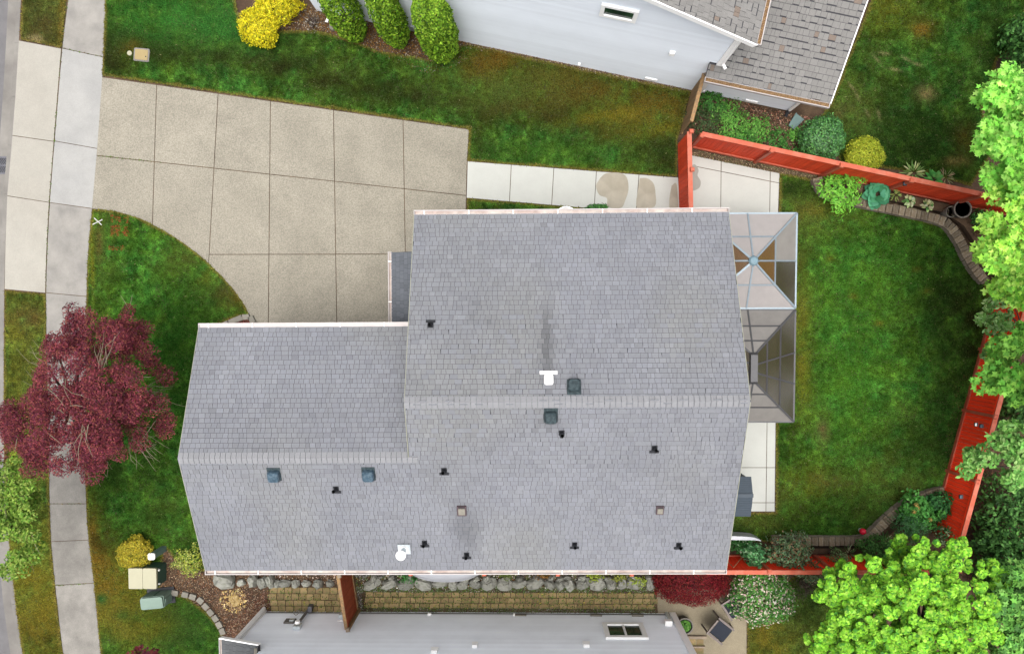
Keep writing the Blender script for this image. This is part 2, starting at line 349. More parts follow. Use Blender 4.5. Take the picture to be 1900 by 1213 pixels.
def slabs(name, pg, lines, mt, z0=-.05, z1=.012, gap=.022, mats=None, parent=None):
    """Cut polygon by px lines into slabs, each its own object."""
    root = parent or thing(name, None, None, (*np.mean(pg, 0), 0), kind='structure')
    cur = [pg]
    for (p, q) in lines:
        a = P(*p)[:2]; b = P(*q)[:2]; t = (b-a)/np.linalg.norm(b-a); n = np.array([-t[1], t[0]]); c = n @ a; nx = []
        for s in cur:
            for sg in (1, -1):
                k = clip(s, sg*n[0], sg*n[1], sg*c+gap/2)
                if len(k) > 2 and abs(area(k)) > .02: nx.append(k)
        cur = nx
    for i, s in enumerate(cur):
        m = MB().prism(s, z0, z1+random.uniform(-.003, .003), bottom=False)
        m.build('slab', mats(np.mean(s, 0)) if mats else mt, root)
    return root, cur
LE = smooth([(131, -60), (127, 0), (116, 90), (102, 260), (93, 375), (88, 470), (86, 545), (87, 640), (90, 760), (92, 900), (95, 1000), (103, 1085), (110, 1150), (118, 1213), (130, 1290)], 3)
RE = smooth([(200, -60), (197, 0), (190, 140), (181, 270), (171, 385), (163, 480), (160, 580), (159, 700), (158, 850), (160, 930), (163, 985), (172, 1060), (180, 1140), (187, 1213), (197, 1290)], 3)
def wm(c):
    t = P(97, 110)[1]; b = P(97, 378)[1]
    return 'conc_blue' if b < c[1] < t else 'conc_old' if c[1] < P(97, 800)[1] else 'conc_walk'
slabs('sidewalk', poly(LE)+poly(RE)[::-1], [((116, 90), (190, 106)), ((102, 262), (181, 276)), ((93, 376), (171, 387)), ((86, 543), (160, 550)), ((90, 735), (160, 738)), ((92, 934), (160, 934)), ((96, 1004), (165, 1001)), ((103, 1085), (175, 1081))], 'conc_walk', mats=wm)
AL = [(35.5, 76), (29, 180), (22, 270), (14, 360), (10.5, 450), (9, 536)]
slabs('driveway_apron', poly(AL)+poly([(84, 543), (86, 470), (91, 375), (100, 260), (113.5, 91)]), [((18, 251), (102, 263)), ((10, 363), (93, 376))], 'conc_apron')
CURV = [(171, 387), (215, 393), (260, 406), (300, 426), (340, 451), (380, 482), (420, 522), (447, 556), (466, 590), (482, 612), (490, 660)]
dpg = poly([(190, 144), (870, 241), (866, 302), (863, 430), (790, 430), (790, 660)])+[tuple(P(*q)[:2]) for q in smooth(CURV, 3)[::-1]]+poly([(181, 270)])
drive, _ = slabs('driveway', dpg, [((291, 158), (283, 420)), ((405, 175), (388, 476)), ((502, 190), (498, 600)), ((619, 208), (625, 600)), ((748, 228), (751, 400)), ((181, 289), (865, 363))], 'conc_drive', gap=.026)
# lower joint only crosses the lower slabs
for o in list(drive.children):
    me = o.data; vs = [W(o) @ v.co for v in me.vertices]; ys = [v.y for v in vs]; xs = [v.x for v in vs]
    yl = P(500, 472)[1]; xl = P(402, 472)[0]
    if min(ys) < yl < max(ys) and max(xs) > xl and max(ys) < P(500, 310)[1]:
        n = len(vs)//2; pg = [(v.x, v.y) for v in vs[:n]]
        for sg in (1, -1):
            k = clip(pg, 0, sg, sg*yl+.013)
            if len(k) > 2 and abs(area(k)) > .01: MB().prism(k, -.05, .012, bottom=False).build('slab', 'conc_drive', drive)
        bpy.data.objects.remove(o)
PATH = [(868, 300), (1258, 330), (1262, 400), (1150, 391), (866, 367)]
slabs('side_path', poly(PATH), [((949, 300), (945, 380)), ((1028, 306), (1023, 390)), ((1107, 312), (1102, 395)), ((1186, 318), (1180, 398))], 'conc_white')
# damp stains: thin films with outlines of their own
def stain(name, pts, mt, z=.018):
    tag(MB().sheet(poly(smooth(pts+pts[:1], 4)[:-1]), z).build(name, mt), kind='structure')
stain('damp_patch', [(1114, 330), (1125, 322), (1150, 321), (1163, 330), (1166, 352), (1160, 372), (1152, 386), (1128, 384), (1126, 368), (1112, 362), (1106, 345)], 'conc_stain')
stain('damp_patch', [(1187, 331), (1200, 331), (1212, 340), (1216, 358), (1214, 384), (1182, 386), (1184, 350)], 'conc_stain')
stain('damp_patch', [(1246, 345), (1254, 340), (1257, 360), (1257, 388), (1243, 388), (1242, 368)], 'conc_stain')
PATIO = [(1270, 286), (1446, 322), (1443, 400), (1437, 948), (1330, 948), (1335, 396), (1270, 396)]
patio, _ = slabs('patio', poly(PATIO), [((1280, 307), (1446, 340)), ((1338, 300), (1337, 395)), ((1429, 318), (1421, 948)), ((1330, 867), (1440, 867)), ((1330, 932), (1440, 932)), ((1330, 700), (1440, 700)), ((1330, 545), (1440, 545))], 'conc_white')
stain('damp_patch', [(1282, 307), (1290, 306), (1296, 316), (1294, 326), (1300, 337), (1297, 349), (1283, 354), (1279, 340)], 'conc_stain2')
# neighbour's aggregate patio (south)
slabs('garden_patio', poly([(1218, 1092), (1385, 1092), (1385, 1290), (1230, 1290)]), [], 'conc_patio2')

# ---- lawns and grass
C_IN = [tuple(q) for q in smooth(CURV, 3)]
LAWNS = {
 'north': [(199, -60), (190.5, 140), (870.5, 239), (868, 298.5), (1256, 328), (1256, 262), (1281, 170), (1100, 134), (900, 90), (862, 84), (800, 112), (700, 95), (640, 72), (590, 58), (520, 58), (450, 60), (438, 10), (434, -60)],
 'front': [(171.5, 389)]+C_IN[1:-3]+[(455, 585), (430, 590), (405, 605), (405, 900), (420, 1040), (390, 1062), (330, 1040), (305, 1012), (296, 1090), (345, 1106), (385, 1136), (412, 1172), (420, 1290), (198, 1290), (188, 1213), (181, 1140), (173, 1060), (164, 985), (160, 900), (160, 700), (161, 580), (164, 480)],
 'strip_top': [(44, -60), (130, -60), (114.5, 88), (39, 74)],
 'strip': [(10.5, 539), (85, 546), (86, 640), (89, 760), (91, 900), (94, 1000), (102, 1085), (109, 1150), (117, 1213), (129, 1290), (60, 1290), (43, 1213), (30, 1120), (22, 1040), (15, 980), (10.5, 900), (9, 800), (9, 660)],
 'back': [(1447, 322), (1518, 334), (1523, 350), (1545, 367), (1745, 418), (1770, 435), (1790, 465), (1808, 500), (1826, 520), (1836, 560), (1829, 619), (1801, 719), (1750, 904), (1700, 925), (1650, 962), (1620, 992), (1600, 1002), (1440, 1004), (1350, 1000), (1350, 952), (1439, 950), (1441, 700), (1445, 400)],
 'nback': [(1640, -60), (1543, 190), (1520, 220), (1560, 300), (1640, 312), (1720, 322), (1800, 345), (1836, 290), (1822, 200), (1850, 110), (1890, 90), (1920, -60)],
 'south': [(1387, 1120), (1490, 1060), (1600, 1100), (1640, 1290), (1387, 1290)],
 'path_strip': [(867, 369), (1140, 391), (1120, 410), (867, 410)]}
PATCH = []   # px, py, rx, ry, angle, colour, strength
def patch(px, py, rx, ry, col, s=.8, ang=0.): PATCH.append((px, py, rx, ry, ang, col, s))
DK = (.016, .034, .006); BR = (.105, .066, .012); YG = (.15, .135, .014); OR = (.145, .09, .014); LG = (.05, .135, .012); MOSS_SHADE = (.020, .023, .006)
# darker grass strip between the two lots
for x, y in [(215, 70), (215, 110), (250, 80), (330, 98), (400, 105), (470, 115), (540, 125), (610, 150), (690, 165), (770, 178), (850, 190), (930, 200), (1010, 218), (1080, 235), (1150, 250), (1220, 270)]: patch(x, y, 60, 17, MOSS_SHADE, .75, .14)
for x, y in [(210, 60), (212, 120), (222, 90)]: patch(x, y, 22, 25, MOSS_SHADE, .6)
patch(890, 260, 25, 60, MOSS_SHADE, .6); patch(1225, 300, 40, 30, MOSS_SHADE, .7); patch(300, 70, 60, 14, DK, .5)
patch(300, 30, 120, 40, (.03, .13, .02), .6); patch(400, 40, 70, 40, (.03, .12, .022), .6); patch(245, 90, 18, 14, OR, .4)
patch(930, 110, 55, 22, OR, .75, .2); patch(1000, 140, 80, 22, BR, .6, .2); patch(1120, 165, 110, 20, BR, .6, .2); patch(1220, 190, 60, 30, BR, .7); patch(1250, 215, 30, 25, OR, .5)
patch(900, 120, 40, 30, BR, .6); patch(1060, 150, 120, 28, BR, .55, .2); patch(1180, 200, 80, 34, BR, .5, .2); patch(1000, 190, 90, 22, (.06, .055, .012), .55, .2); patch(1200, 240, 70, 16, YG, .4, .15); patch(1130, 215, 80, 12, YG, .45, .15); patch(950, 160, 100, 30, (.06, .10, .02), .5, .2)
patch(1000, 285, 120, 25, (.028, .085, .012), .5); patch(1060, 320, 160, 10, YG, .15, .08)
patch(80, 40, 45, 60, (.06, .055, .015), .8); patch(65, 75, 14, 8, (.30, .23, .12), .8); patch(115, 40, 8, 60, OR, .5)
patch(50, 590, 40, 25, (.10, .065, .02), .75); patch(30, 640, 12, 60, YG, .4); patch(60, 660, 30, 50, (.07, .075, .015), .6); patch(50, 750, 40, 60, (.11, .11, .02), .5)
patch(60, 1080, 50, 60, YG, .55); patch(80, 1160, 50, 70, OR, .45); patch(60, 1120, 18, 16, (.03, .10, .02), .6); patch(85, 1090, 10, 12, (.03, .10, .02), .6); patch(70, 1040, 10, 10, (.03, .1, .02), .6)
patch(175, 1060, 12, 120, OR, .7); patch(240, 1120, 90, 70, (.13, .125, .016), .6); patch(70, 1100, 60, 90, (.145, .125, .016), .6); patch(182, 1010, 20, 60, OR, .7); patch(200, 1080, 40, 70, OR, .55); patch(230, 1160, 70, 40, (.14, .13, .02), .6); patch(340, 1170, 50, 50, (.03, .09, .02), .5); patch(350, 1150, 60, 40, (.05, .10, .02), .4)
patch(190, 1110, 12, 10, (.02, .09, .02), .7); patch(230, 1140, 12, 9, (.02, .09, .02), .6); patch(290, 1160, 40, 20, YG, .4); patch(190, 1190, 25, 20, (.03, .10, .02), .6)
patch(190, 1005, 20, 20, MOSS_SHADE, .8); patch(195, 880, 25, 60, DK, .6); patch(260, 890, 40, 25, DK, .5); patch(270, 960, 60, 40, DK, .4); patch(300, 860, 60, 40, DK, .5)
patch(340, 480, 60, 30, (.07, .075, .015), .55, .6); patch(410, 550, 40, 30, (.055, .06, .013), .7); patch(440, 560, 18, 20, BR, .6, .8); patch(185, 450, 8, 40, (.09, .075, .02), .6); patch(172, 480, 4, 90, YG, .5)
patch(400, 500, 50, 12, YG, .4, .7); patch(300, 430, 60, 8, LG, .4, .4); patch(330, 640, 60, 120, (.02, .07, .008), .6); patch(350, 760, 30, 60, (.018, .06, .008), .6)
patch(1500, 400, 60, 40, (.085, .085, .018), .55); patch(1470, 420, 30, 50, (.05, .055, .012), .6); patch(1550, 395, 60, 20, YG, .3); patch(1620, 500, 110, 70, LG, .35); patch(1600, 650, 90, 120, LG, .4); patch(1560, 740, 70, 100, LG, .25)
patch(1750, 560, 60, 90, DK, .7); patch(1800, 620, 40, 90, MOSS_SHADE, .75); patch(1760, 740, 50, 120, DK, .6); patch(1700, 820, 90, 60, DK, .35); patch(1480, 560, 20, 120, (.11, .11, .02), .5); patch(1485, 620, 14, 80, YG, .4); patch(1490, 700, 16, 60, YG, .35)  # dark patches paint the trees' shade along the lawn's right edge
patch(1525, 800, 12, 24, (.10, .075, .03), .6); patch(1530, 890, 24, 20, (.085, .07, .02), .6); patch(1500, 900, 60, 40, YG, .3); patch(1400, 970, 60, 20, (.07, .075, .015), .5); patch(1450, 930, 30, 40, (.07, .075, .015), .4)
patch(1560, 960, 100, 35, (.022, .055, .008), .25); patch(1650, 900, 70, 50, (.09, .09, .02), .35); patch(1470, 350, 50, 15, DK, .7)
for x, y in [(1580, 550), (1700, 500), (1780, 410), (1630, 600), (1540, 480), (1720, 540)]: patch(x, y, 8, 5, OR, .4)
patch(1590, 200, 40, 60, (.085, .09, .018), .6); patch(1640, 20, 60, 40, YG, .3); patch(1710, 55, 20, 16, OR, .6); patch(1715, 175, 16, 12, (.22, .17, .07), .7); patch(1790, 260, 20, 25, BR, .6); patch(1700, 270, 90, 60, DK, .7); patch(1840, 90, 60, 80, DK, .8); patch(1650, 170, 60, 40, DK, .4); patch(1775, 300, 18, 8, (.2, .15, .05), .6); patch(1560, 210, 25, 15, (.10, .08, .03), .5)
for x, y, a in [(1608, 210, 1.0), (1590, 180, 1.1), (1640, 100, .2), (1625, 110, .8), (1580, 162, .9), (1700, 120, .3), (1660, 130, .2), (1680, 110, .4), (1630, 215, 1.3)]: patch(x, y, 9, 2.2, (.22, .19, .09), .55, -a)
patch(1430, 1190, 60, 60, (.12, .11, .015), .7); patch(1410, 1150, 30, 50, (.14, .11, .015), .5); patch(1500, 1120, 60, 50, DK, .4)
GB_ = np.array((.86, .95, .90))
BASE = {'north': (.036, .082, .012), 'front': (.041, .104, .014), 'strip_top': (.06, .07, .015), 'strip': (.085, .11, .018), 'back': (.041, .102, .014), 'nback': (.034, .078, .012), 'south': (.055, .09, .018), 'path_strip': (.04, .095, .014)}
# spray-painted locating marks on the grass (red letters) as painted blades
RED = [[(209, 411), (209, 401), (214, 401)], [(209, 406), (213, 406)], [(218, 403), (218, 408), (223, 408)], [(223, 402), (223, 412)], [(234, 405), (237, 402), (237, 414)],
       [(209, 436), (209, 421), (213, 424), (210, 428), (213, 432), (208, 437)], [(217, 437), (217, 419), (223, 420), (223, 426), (217, 428), (222, 437)], [(231, 437), (234, 422), (238, 437)], [(232, 431), (237, 431)], [(231, 437), (237, 437)],
       [(203, 458), (206, 463), (208, 457)], [(211, 463), (213, 459), (216, 463), (219, 460)], [(226, 459), (229, 458), (231, 461), (228, 464), (225, 462), (226, 459)]]
REDS = [(np.array(P(*a)[:2]), np.array(P(*b)[:2])) for pl in RED for a, b in zip(pl[:-1], pl[1:])]
def grass_colour(X, Y, base, n):
    big = np.exp(.55*(vnoise(X, Y, 2.3, 1)-.5)+.5*(vnoise(X, Y, .8, 2)-.5)+.75*(vnoise(X, Y, .3, 3)-.5)+1.1*(vnoise(X, Y, .12, 4)-.5)+.8*(vnoise(X, Y, .06, 14)-.5))
    c = GB_*np.array(base)[None]*big[:, None]; hs_ = (vnoise(X, Y, .6, 7)*.5+vnoise(X, Y, .2, 8)*.5-.5)[:, None]; c = c*(1+hs_*np.array((1.1, .25, -.3)))
    yl = np.clip((vnoise(X, Y, 1.7, 5)*.6+vnoise(X, Y, .45, 6)*.4-.55)*3, 0, 1)*.28
    c = c*(1-yl[:, None])+np.array((.10, .12, .02))[None]*yl[:, None]
    wob = np.clip(.15+1.0*vnoise(X, Y, .55, 9)+.7*vnoise(X, Y, .17, 10), 0, 1.5)
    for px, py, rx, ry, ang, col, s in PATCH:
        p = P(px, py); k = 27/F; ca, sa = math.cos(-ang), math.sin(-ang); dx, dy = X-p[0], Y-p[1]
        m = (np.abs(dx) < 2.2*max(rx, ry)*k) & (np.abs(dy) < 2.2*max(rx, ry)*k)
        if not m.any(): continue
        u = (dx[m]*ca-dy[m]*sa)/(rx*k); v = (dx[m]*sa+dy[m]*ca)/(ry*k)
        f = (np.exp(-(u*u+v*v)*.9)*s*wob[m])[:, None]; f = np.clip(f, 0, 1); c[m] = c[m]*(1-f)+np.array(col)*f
    return c
GV, GC = [], []
for nm, pts in LAWNS.items():
    pg = poly(pts)
    tag(MB().sheet(pg, .006).build('lawn', 'lawn'), kind='structure')
    a = np.array(pg); lo, hi = a.min(0)-.02, a.max(0)+.02
    dens = 2900; N = int((hi-lo).prod()*dens); X = rng.uniform(lo[0], hi[0], N); Y = rng.uniform(lo[1], hi[1], N)
    ins = inside(pg, X, Y); X, Y = X[ins], Y[ins]; n = len(X)
    # keep mostly what lies in or near view and not under the house
    C = grass_colour(X, Y, BASE[nm], n)
    ed = np.full(n, 9.)
    for q in range(len(pg)):
        a0 = np.array(pg[q-1]); d0 = np.array(pg[q])-a0; t0 = np.clip(((X-a0[0])*d0[0]+(Y-a0[1])*d0[1])/(d0 @ d0), 0, 1); ed = np.minimum(ed, (X-a0[0]-t0*d0[0])**2+(Y-a0[1]-t0*d0[1])**2)
    ef_ = np.clip(1.15-np.sqrt(ed)/(.05+.07*vnoise(X, Y, .4, 31)), 0, .75)[:, None]; C = C*(1-ef_)+np.array((.15, .125, .03))*ef_
    C = C*(1+rng.normal(0, .34, (n, 1)))*(1+rng.normal(0, .06, (n, 3)))
    dry = rng.random(n) < .0012; C[dry] = np.array((.24, .22, .11))
    red = np.zeros(n, bool)
    if nm == 'front':
        for A_, B_ in REDS:
            d = B_-A_; L2 = d @ d; t = np.clip(((X-A_[0])*d[0]+(Y-A_[1])*d[1])/L2, 0, 1); dist = np.hypot(X-A_[0]-t*d[0], Y-A_[1]-t*d[1]); red |= dist < .034
        red &= rng.random(n) < .5
        C[red] = np.array((.22, .045, .022))*(1+rng.normal(0, .2, (red.sum(), 1)))
    C = np.clip(C, .004, .8)
    th = rng.uniform(0, 2*math.pi, n); ln = rng.uniform(.04, .10, n)*(.7+.6*vnoise(X, Y, .25, 41)); wd = rng.uniform(.010, .020, n); el = rng.uniform(.15, 1.1, n)
    bx = np.stack([-np.sin(th)*wd, np.cos(th)*wd, np.zeros(n)], 1); tip = np.stack([np.cos(th)*np.cos(el)*ln, np.sin(th)*np.cos(el)*ln, np.sin(el)*ln*.75], 1)
    b0 = np.stack([X, Y, np.full(n, .006)], 1)
    GV.append(np.stack([b0-bx+[0, 0, .012], b0+bx+[0, 0, .012], b0+tip+[0, 0, .012]], 1).reshape(-1, 3)); GC.append(np.repeat(C, 3, 0))
GV = np.concatenate(GV); GC = np.concatenate(GC)
tag(npmesh('grass', GV, np.arange(len(GV)), GC, 'grass'), 'short mown green and yellowing lawn grass around the houses', 'grass', kind='stuff')
print('grass tris', len(GV)//3)
# loose chips, moss and gravel on the planting beds
CHV, CHF, CHC = [], [], []
def chips(pts, dens, cols, size=(.02, .06), z=.01, wts=None):
    pg = poly(pts) if max(abs(pts[0][0]), abs(pts[0][1])) > 40 else pts
    a = np.array(pg); lo, hi = a.min(0), a.max(0); N = int((hi-lo).prod()*dens); X = rng.uniform(lo[0], hi[0], N); Y = rng.uniform(lo[1], hi[1], N); i = inside(pg, X, Y); X, Y = X[i], Y[i]; n = len(X)
    th = rng.uniform(0, 6.28, n); l = rng.uniform(*size, n)/2; w_ = l*rng.uniform(.3, .7, n); d = np.stack([np.cos(th), np.sin(th), rng.normal(0, .25, n)], 1)*l[:, None]; e = np.stack([-np.sin(th), np.cos(th), rng.normal(0, .25, n)], 1)*w_[:, None]
    p = np.stack([X, Y, np.full(n, z)+rng.uniform(0, .02, n)], 1)
    base = sum(len(v) for v in CHV); CHV.append(np.stack([p-d-e, p+d-e*.6, p+d*.8+e, p-d*.9+e], 1).reshape(-1, 3)); CHF.append(np.arange(n*4)+base); CHC.append(np.repeat(palette(n, cols, wts, .25), 4, 0))
BARK = [(.10, .045, .02), (.055, .025, .013), (.13, .075, .04), (.025, .015, .01), (.22, .16, .11)]
GRAV = [(.20, .19, .17), (.12, .12, .105), (.27, .26, .23), (.07, .07, .055)]
MOS = [(.05, .10, .015), (.07, .12, .02), (.03, .06, .01)]
chips([(1290, 172), (1535, 225), (1500, 300), (1285, 245)], 900, BARK+[(.28, .13, .09)])
chips([(330, 1060), (490, 1060), (490, 1180), (420, 1185), (390, 1140), (350, 1110), (300, 1100), (300, 1020), (380, 1030)], 900, BARK)
chips([(490, 1058), (635, 1060), (635, 1084), (495, 1082)], 900, BARK+[(.45, .36, .30)])
chips([(400, 1180), (500, 1090), (500, 1140), (430, 1200)], 1200, [(.07, .024, .012), (.09, .035, .018), (.045, .018, .01), (.20, .15, .11)])
chips([(415, 1094), (450, 1090), (462, 1118), (440, 1138), (415, 1126), (406, 1112)], 260, [(.36, .25, .09), (.26, .17, .06), (.42, .33, .17)], (.03, .08), .05)
chips([(660, 1086), (1220, 1088), (1220, 1098), (660, 1098)], 1900, GRAV+MOS*3, (.015, .045))
chips([(660, 1126), (1218, 1127), (1218, 1138), (660, 1138)], 1500, GRAV+MOS*3, (.015, .035))
chips([(660, 1055), (1220, 1058), (1220, 1090), (660, 1090)], 900, GRAV+MOS+[(.55, .53, .48), (.12, .07, .03), (.2, .11, .03)], (.02, .06))
chips([(630, 1130), (672, 1130), (672, 1090), (658, 1085)], 1500, GRAV, (.015, .04))
chips([(1272, 275), (1520, 326), (1500, 336), (1440, 321), (1276, 288)], 1300, [(.16, .12, .07), (.26, .20, .12), (.09, .07, .04), (.06, .08, .02)], (.015, .04))
chips([(1770, 700), (1920, 660), (1940, 1100), (1720, 1060)], 500, BARK[:2]+[(.04, .028, .02)])
chips([(440, 60), (520, 58), (600, 60), (650, 80), (720, 110), (800, 140), (880, 110), (870, 78), (700, 40), (590, 15), (540, 5)], 900, [(.14, .062, .008), (.10, .045, .008), (.06, .03, .012), (.17, .085, .012), (.2, .18, .15)], (.02, .05))
chips([(860, 76), (1285, 166), (1283, 176), (862, 88)], 900, [(.2, .14, .08), (.3, .25, .2), (.12, .08, .04)], (.02, .05))
chips([(405, 590), (470, 588), (480, 625), (400, 625)], 1500, [(.10, .025, .02), (.14, .035, .025), (.06, .015, .012)], (.02, .05))
chips([(497, 1090), (635, 1090), (655, 1137), (497, 1137)], 130, MOS+[(.2, .17, .03)], (.02, .06), .03); 
chips([(672, 1098), (1217, 1098), (1217, 1128), (672, 1128)], 260, MOS+[(.2, .17, .03)], (.02, .06), .03)
for e0, e1 in zip(LE[3:20], LE[4:21]): chips(poly([(e0[0]-2.2, e0[1]), (e0[0]+.6, e0[1]), (e1[0]+.6, e1[1]), (e1[0]-2.2, e1[1])]), 500, MOS+[(.10, .075, .03), (.07, .05, .025)], (.02, .05), .012)
for a0, b0 in [((92, 934), (160, 934)), ((103, 1085), (175, 1081)), ((116, 90), (190, 106)), ((181, 289), (300, 302))]: chips(poly([(a0[0], a0[1]-1.3), (b0[0], b0[1]-1.3), (b0[0], b0[1]+1.3), (a0[0], a0[1]+1.3)]), 500, MOS+[(.10, .075, .03), (.07, .05, .025)], (.02, .05), .012)
tag(npmesh('mulch_chips', np.concatenate(CHV), np.concatenate(CHF), np.concatenate(CHC), 'chips', nv=4), 'loose bark mulch, gravel and moss covering the planting beds', 'mulch', kind='stuff')

# white crossed survey mark on the grass
r_ = thing('survey_mark', 'white X mark on the grass beside the red sprayed letters', 'marking', P(184, 412))
for a, b in [((177, 405), (191, 418)), ((174, 417), (192, 408))]:
    A_, B_ = P(*a), P(*b); d = B_-A_; MB().box((A_+B_)/2+[0, 0, .07+.008*(a[0] > 175)], (np.linalg.norm(d), .03, .012), frame(d, (0, 0, 1))).build('stroke', 'paintwhite', r_)
# storm drain grate in the street gutter
c = P(2, 307, -.12); r_ = thing('storm_drain', 'cast iron storm drain grate with chevron slots in the street gutter', 'drain', (c[0], c[1], -.126)); r_.rotation_euler = (0, 0, 0)
m = MB()
for dx, dy, sx, sy in [(-.27, 0, .05, .62), (.27, 0, .05, .62), (0, .29, .49, .05), (0, -.29, .49, .05), (0, 0, .49, .04)]: m.box((c[0]+dx, c[1]+dy, -.112), (sx, sy, .03))
m.build('grate_frame', 'drain', r_)
MB().box((c[0], c[1], -.1245), (.5, .55, .004)).build('drain_opening', 'black', r_)
for q in range(7):
    for sg in (1, -1):
        x = c[0]-.22+q*.07; A_ = np.array([x, c[1]+sg*.27, -.113]); B_ = np.array([min(x+.16, c[0]+.245), c[1]+sg*(.27-.25*min(1, (c[0]+.245-x)/.16)), -.113]); d = B_-A_
        if np.linalg.norm(d) > .05: MB().box((A_+B_)/2, (np.linalg.norm(d), .022, .022), frame(d, (0, 0, 1))).build('grate_bar', 'drain', r_)
# flush utility cover and cleanout in the north lawn
c = P(264, 103); r_ = thing('utility_cover', 'beige rectangular utility cover set flush in the grass', 'utility cover', c)
def rrect(cx, cy, w_, h_, r, R=0.):
    o = []
    for sx, sy, a0 in [(1, 1, 0), (-1, 1, 90), (-1, -1, 180), (1, -1, 270)]:
        for k in range(4):
            a = math.radians(a0+k*30); x = sx*(w_/2-r)+r*math.cos(a); y = sy*(h_/2-r)+r*math.sin(a); o.append((cx+x*math.cos(R)-y*math.sin(R), cy+x*math.sin(R)+y*math.cos(R)))
    return o
MB().prism(rrect(c[0], c[1], .56, .46, .05, -.1), 0, .055).build('collar', 'gutterpan', r_)
MB().prism(rrect(c[0], c[1], .46, .36, .04, -.1), .05, .072).build('lid', 'beige', r_); MB().lathe((c[0]+.16, c[1]-.07, .07), [(.025, 0), (.025, .004)], 10).build('lid_hole', 'black', r_)
c = P(242, 100); tag(MB().lathe(c, [(.085, 0), (.085, .07), (.06, .085), (.03, .085), (.02, .10), (.01, .10)], 14).build('cleanout_cap', 'cream'), 'small round pale cleanout cap beside the beige cover', 'pipe cap')

# ================================================================== HOUSE BUILDERS
def siding(root, name, A, B, zt, mt, e=.15, z0=.0, ztop=None):
    """Lap siding from A to B (outside is to the right of A->B). zt(u) -> wall top at u; boards as one stepped sheet."""
    A = np.array([*A[:2], 0.]); B = np.array([*B[:2], 0.]); L = np.linalg.norm(B-A); U = (B-A)/L; N = np.array([U[1], -U[0], 0]); m = MB()
    us = np.linspace(0, L, 400); tops = np.array([zt(u) for u in us]); zmax = tops.max(); z = z0
    while z < zmax-.01:
        z1 = min(z+e, zmax); ok0 = us[tops >= z-1e-6]; ok1 = us[tops >= z1-1e-6]
        if len(ok0) < 2: break
        a0, b0 = ok0[0], ok0[-1]; a1, b1 = (ok1[0], ok1[-1]) if len(ok1) > 1 else ((a0+b0)/2, (a0+b0)/2+.01)
        p = lambda u, zz, o: A+U*u+N*o+np.array([0, 0, zz])
        m.add([p(a0, z, .002), p(b0, z, .002), p(b0, z, .034), p(a0, z, .034), p(b1, z1, .004), p(a1, z1, .004)], [(1, 0, 3, 2), (3, 5, 4, 2)], tuple(np.array(SIDE[mt])*random.uniform(.95, 1.02))); z = z1
    return tag(m.build(name, mt, root), kind='stuff')
def shingles(root, O, U, V, N, urange, vlen, e, colf, mt='shingle', wid=(.09, .22), pieces=0, piecemat='shingle_piece', tabh=.011, slant=.018, teeth=0.):
    """Courses of shingle tabs on plane O + u U + v V; a few hundred large ones as single objects, the rest as one mass."""
    O, U, V, N = [np.array(q, float) for q in (O, U, V, N)]; m = MB(); cand = []
    nrow = int(math.ceil(vlen/e)); bank = {}
    for r in range(nrow):
        v0 = r*e-.02*(r == 0); v1 = min(r*e+e-.0105, vlen); ur = urange(min(r*e+e/2, vlen))
        u = ur[0]+random.uniform(-.2, 0); sl0 = 0
        while u < ur[1]:
            w_ = random.uniform(*wid); a, b = max(u, ur[0]), min(u+w_, ur[1]); sl1 = random.uniform(-slant, slant)
            if b-a > .02:
                h = tabh+random.choice((0, .0, .006))+random.uniform(0, .002); g_ = .0042
                A = [a+g_+(sl0 if a > ur[0] else 0), b-g_+(sl1 if b < ur[1] else 0), b-g_, a+g_]
                cand.append((r, a, b, v0+(teeth if teeth and random.random() < .4 else 0), v1, h, A))
            sl0 = sl1; u += w_
    singles = set()
    if pieces:
        mid = [i for i, q in enumerate(cand) if q[2]-q[1] > .2]; singles = set(mid[-pieces:])
    for i, (r, a, b, v0, v1, h, A) in enumerate(cand):
        pt = lambda u, v, hh: O+U*u+V*v+N*hh
        vs = [(A[0], v0, h), (A[1], v0, h), (A[2], v1, .004), (A[3], v1, .004), (A[0], v0, -.002), (A[1], v0, -.002), (A[2], v1, -.002), (A[3], v1, -.002)]
        fs = [(0, 1, 2, 3), (4, 5, 1, 0), (5, 6, 2, 1), (7, 4, 0, 3)]
        if i in singles:
            w_ = round((b-a)/.02)*.02
            if w_ not in bank:
                q = MB().add([(-w_/2+.004, 0, h), (w_/2-.004, 0, h), (w_/2-.004, v1-v0, .004), (-w_/2+.004, v1-v0, .004), (-w_/2+.004, 0, -.002), (w_/2-.004, 0, -.002), (w_/2-.004, v1-v0, -.002), (-w_/2+.004, v1-v0, -.002)], fs)
                bank[w_] = q.mesh('shingle'); bank[w_].materials.append(M[piecemat])
            place('shingle', bank[w_], root, mw_of(np.column_stack([U, V, N]), O+U*(a+b)/2+V*v0))
        else:
            m.add([pt(*q) for q in vs], fs, colf(O+U*(a+b)/2+V*(v0+v1)/2))
    tag(m.build('shingles', mt, root), kind='stuff')
def slabpoly(root, name, pts, N, th, mt):
    """flat roof deck: 3D polygon extruded down by th along N"""
    p = [np.array(q, float) for q in pts]; n = len(p); N = np.array(N); v = p+[q-N*th for q in p]
    return MB().add(v, [tuple(range(n)), tuple(range(2*n-1, n-1, -1))]+[(i, n+i, n+(i+1) % n, (i+1) % n) for i in range(n)]).build(name, mt, root)
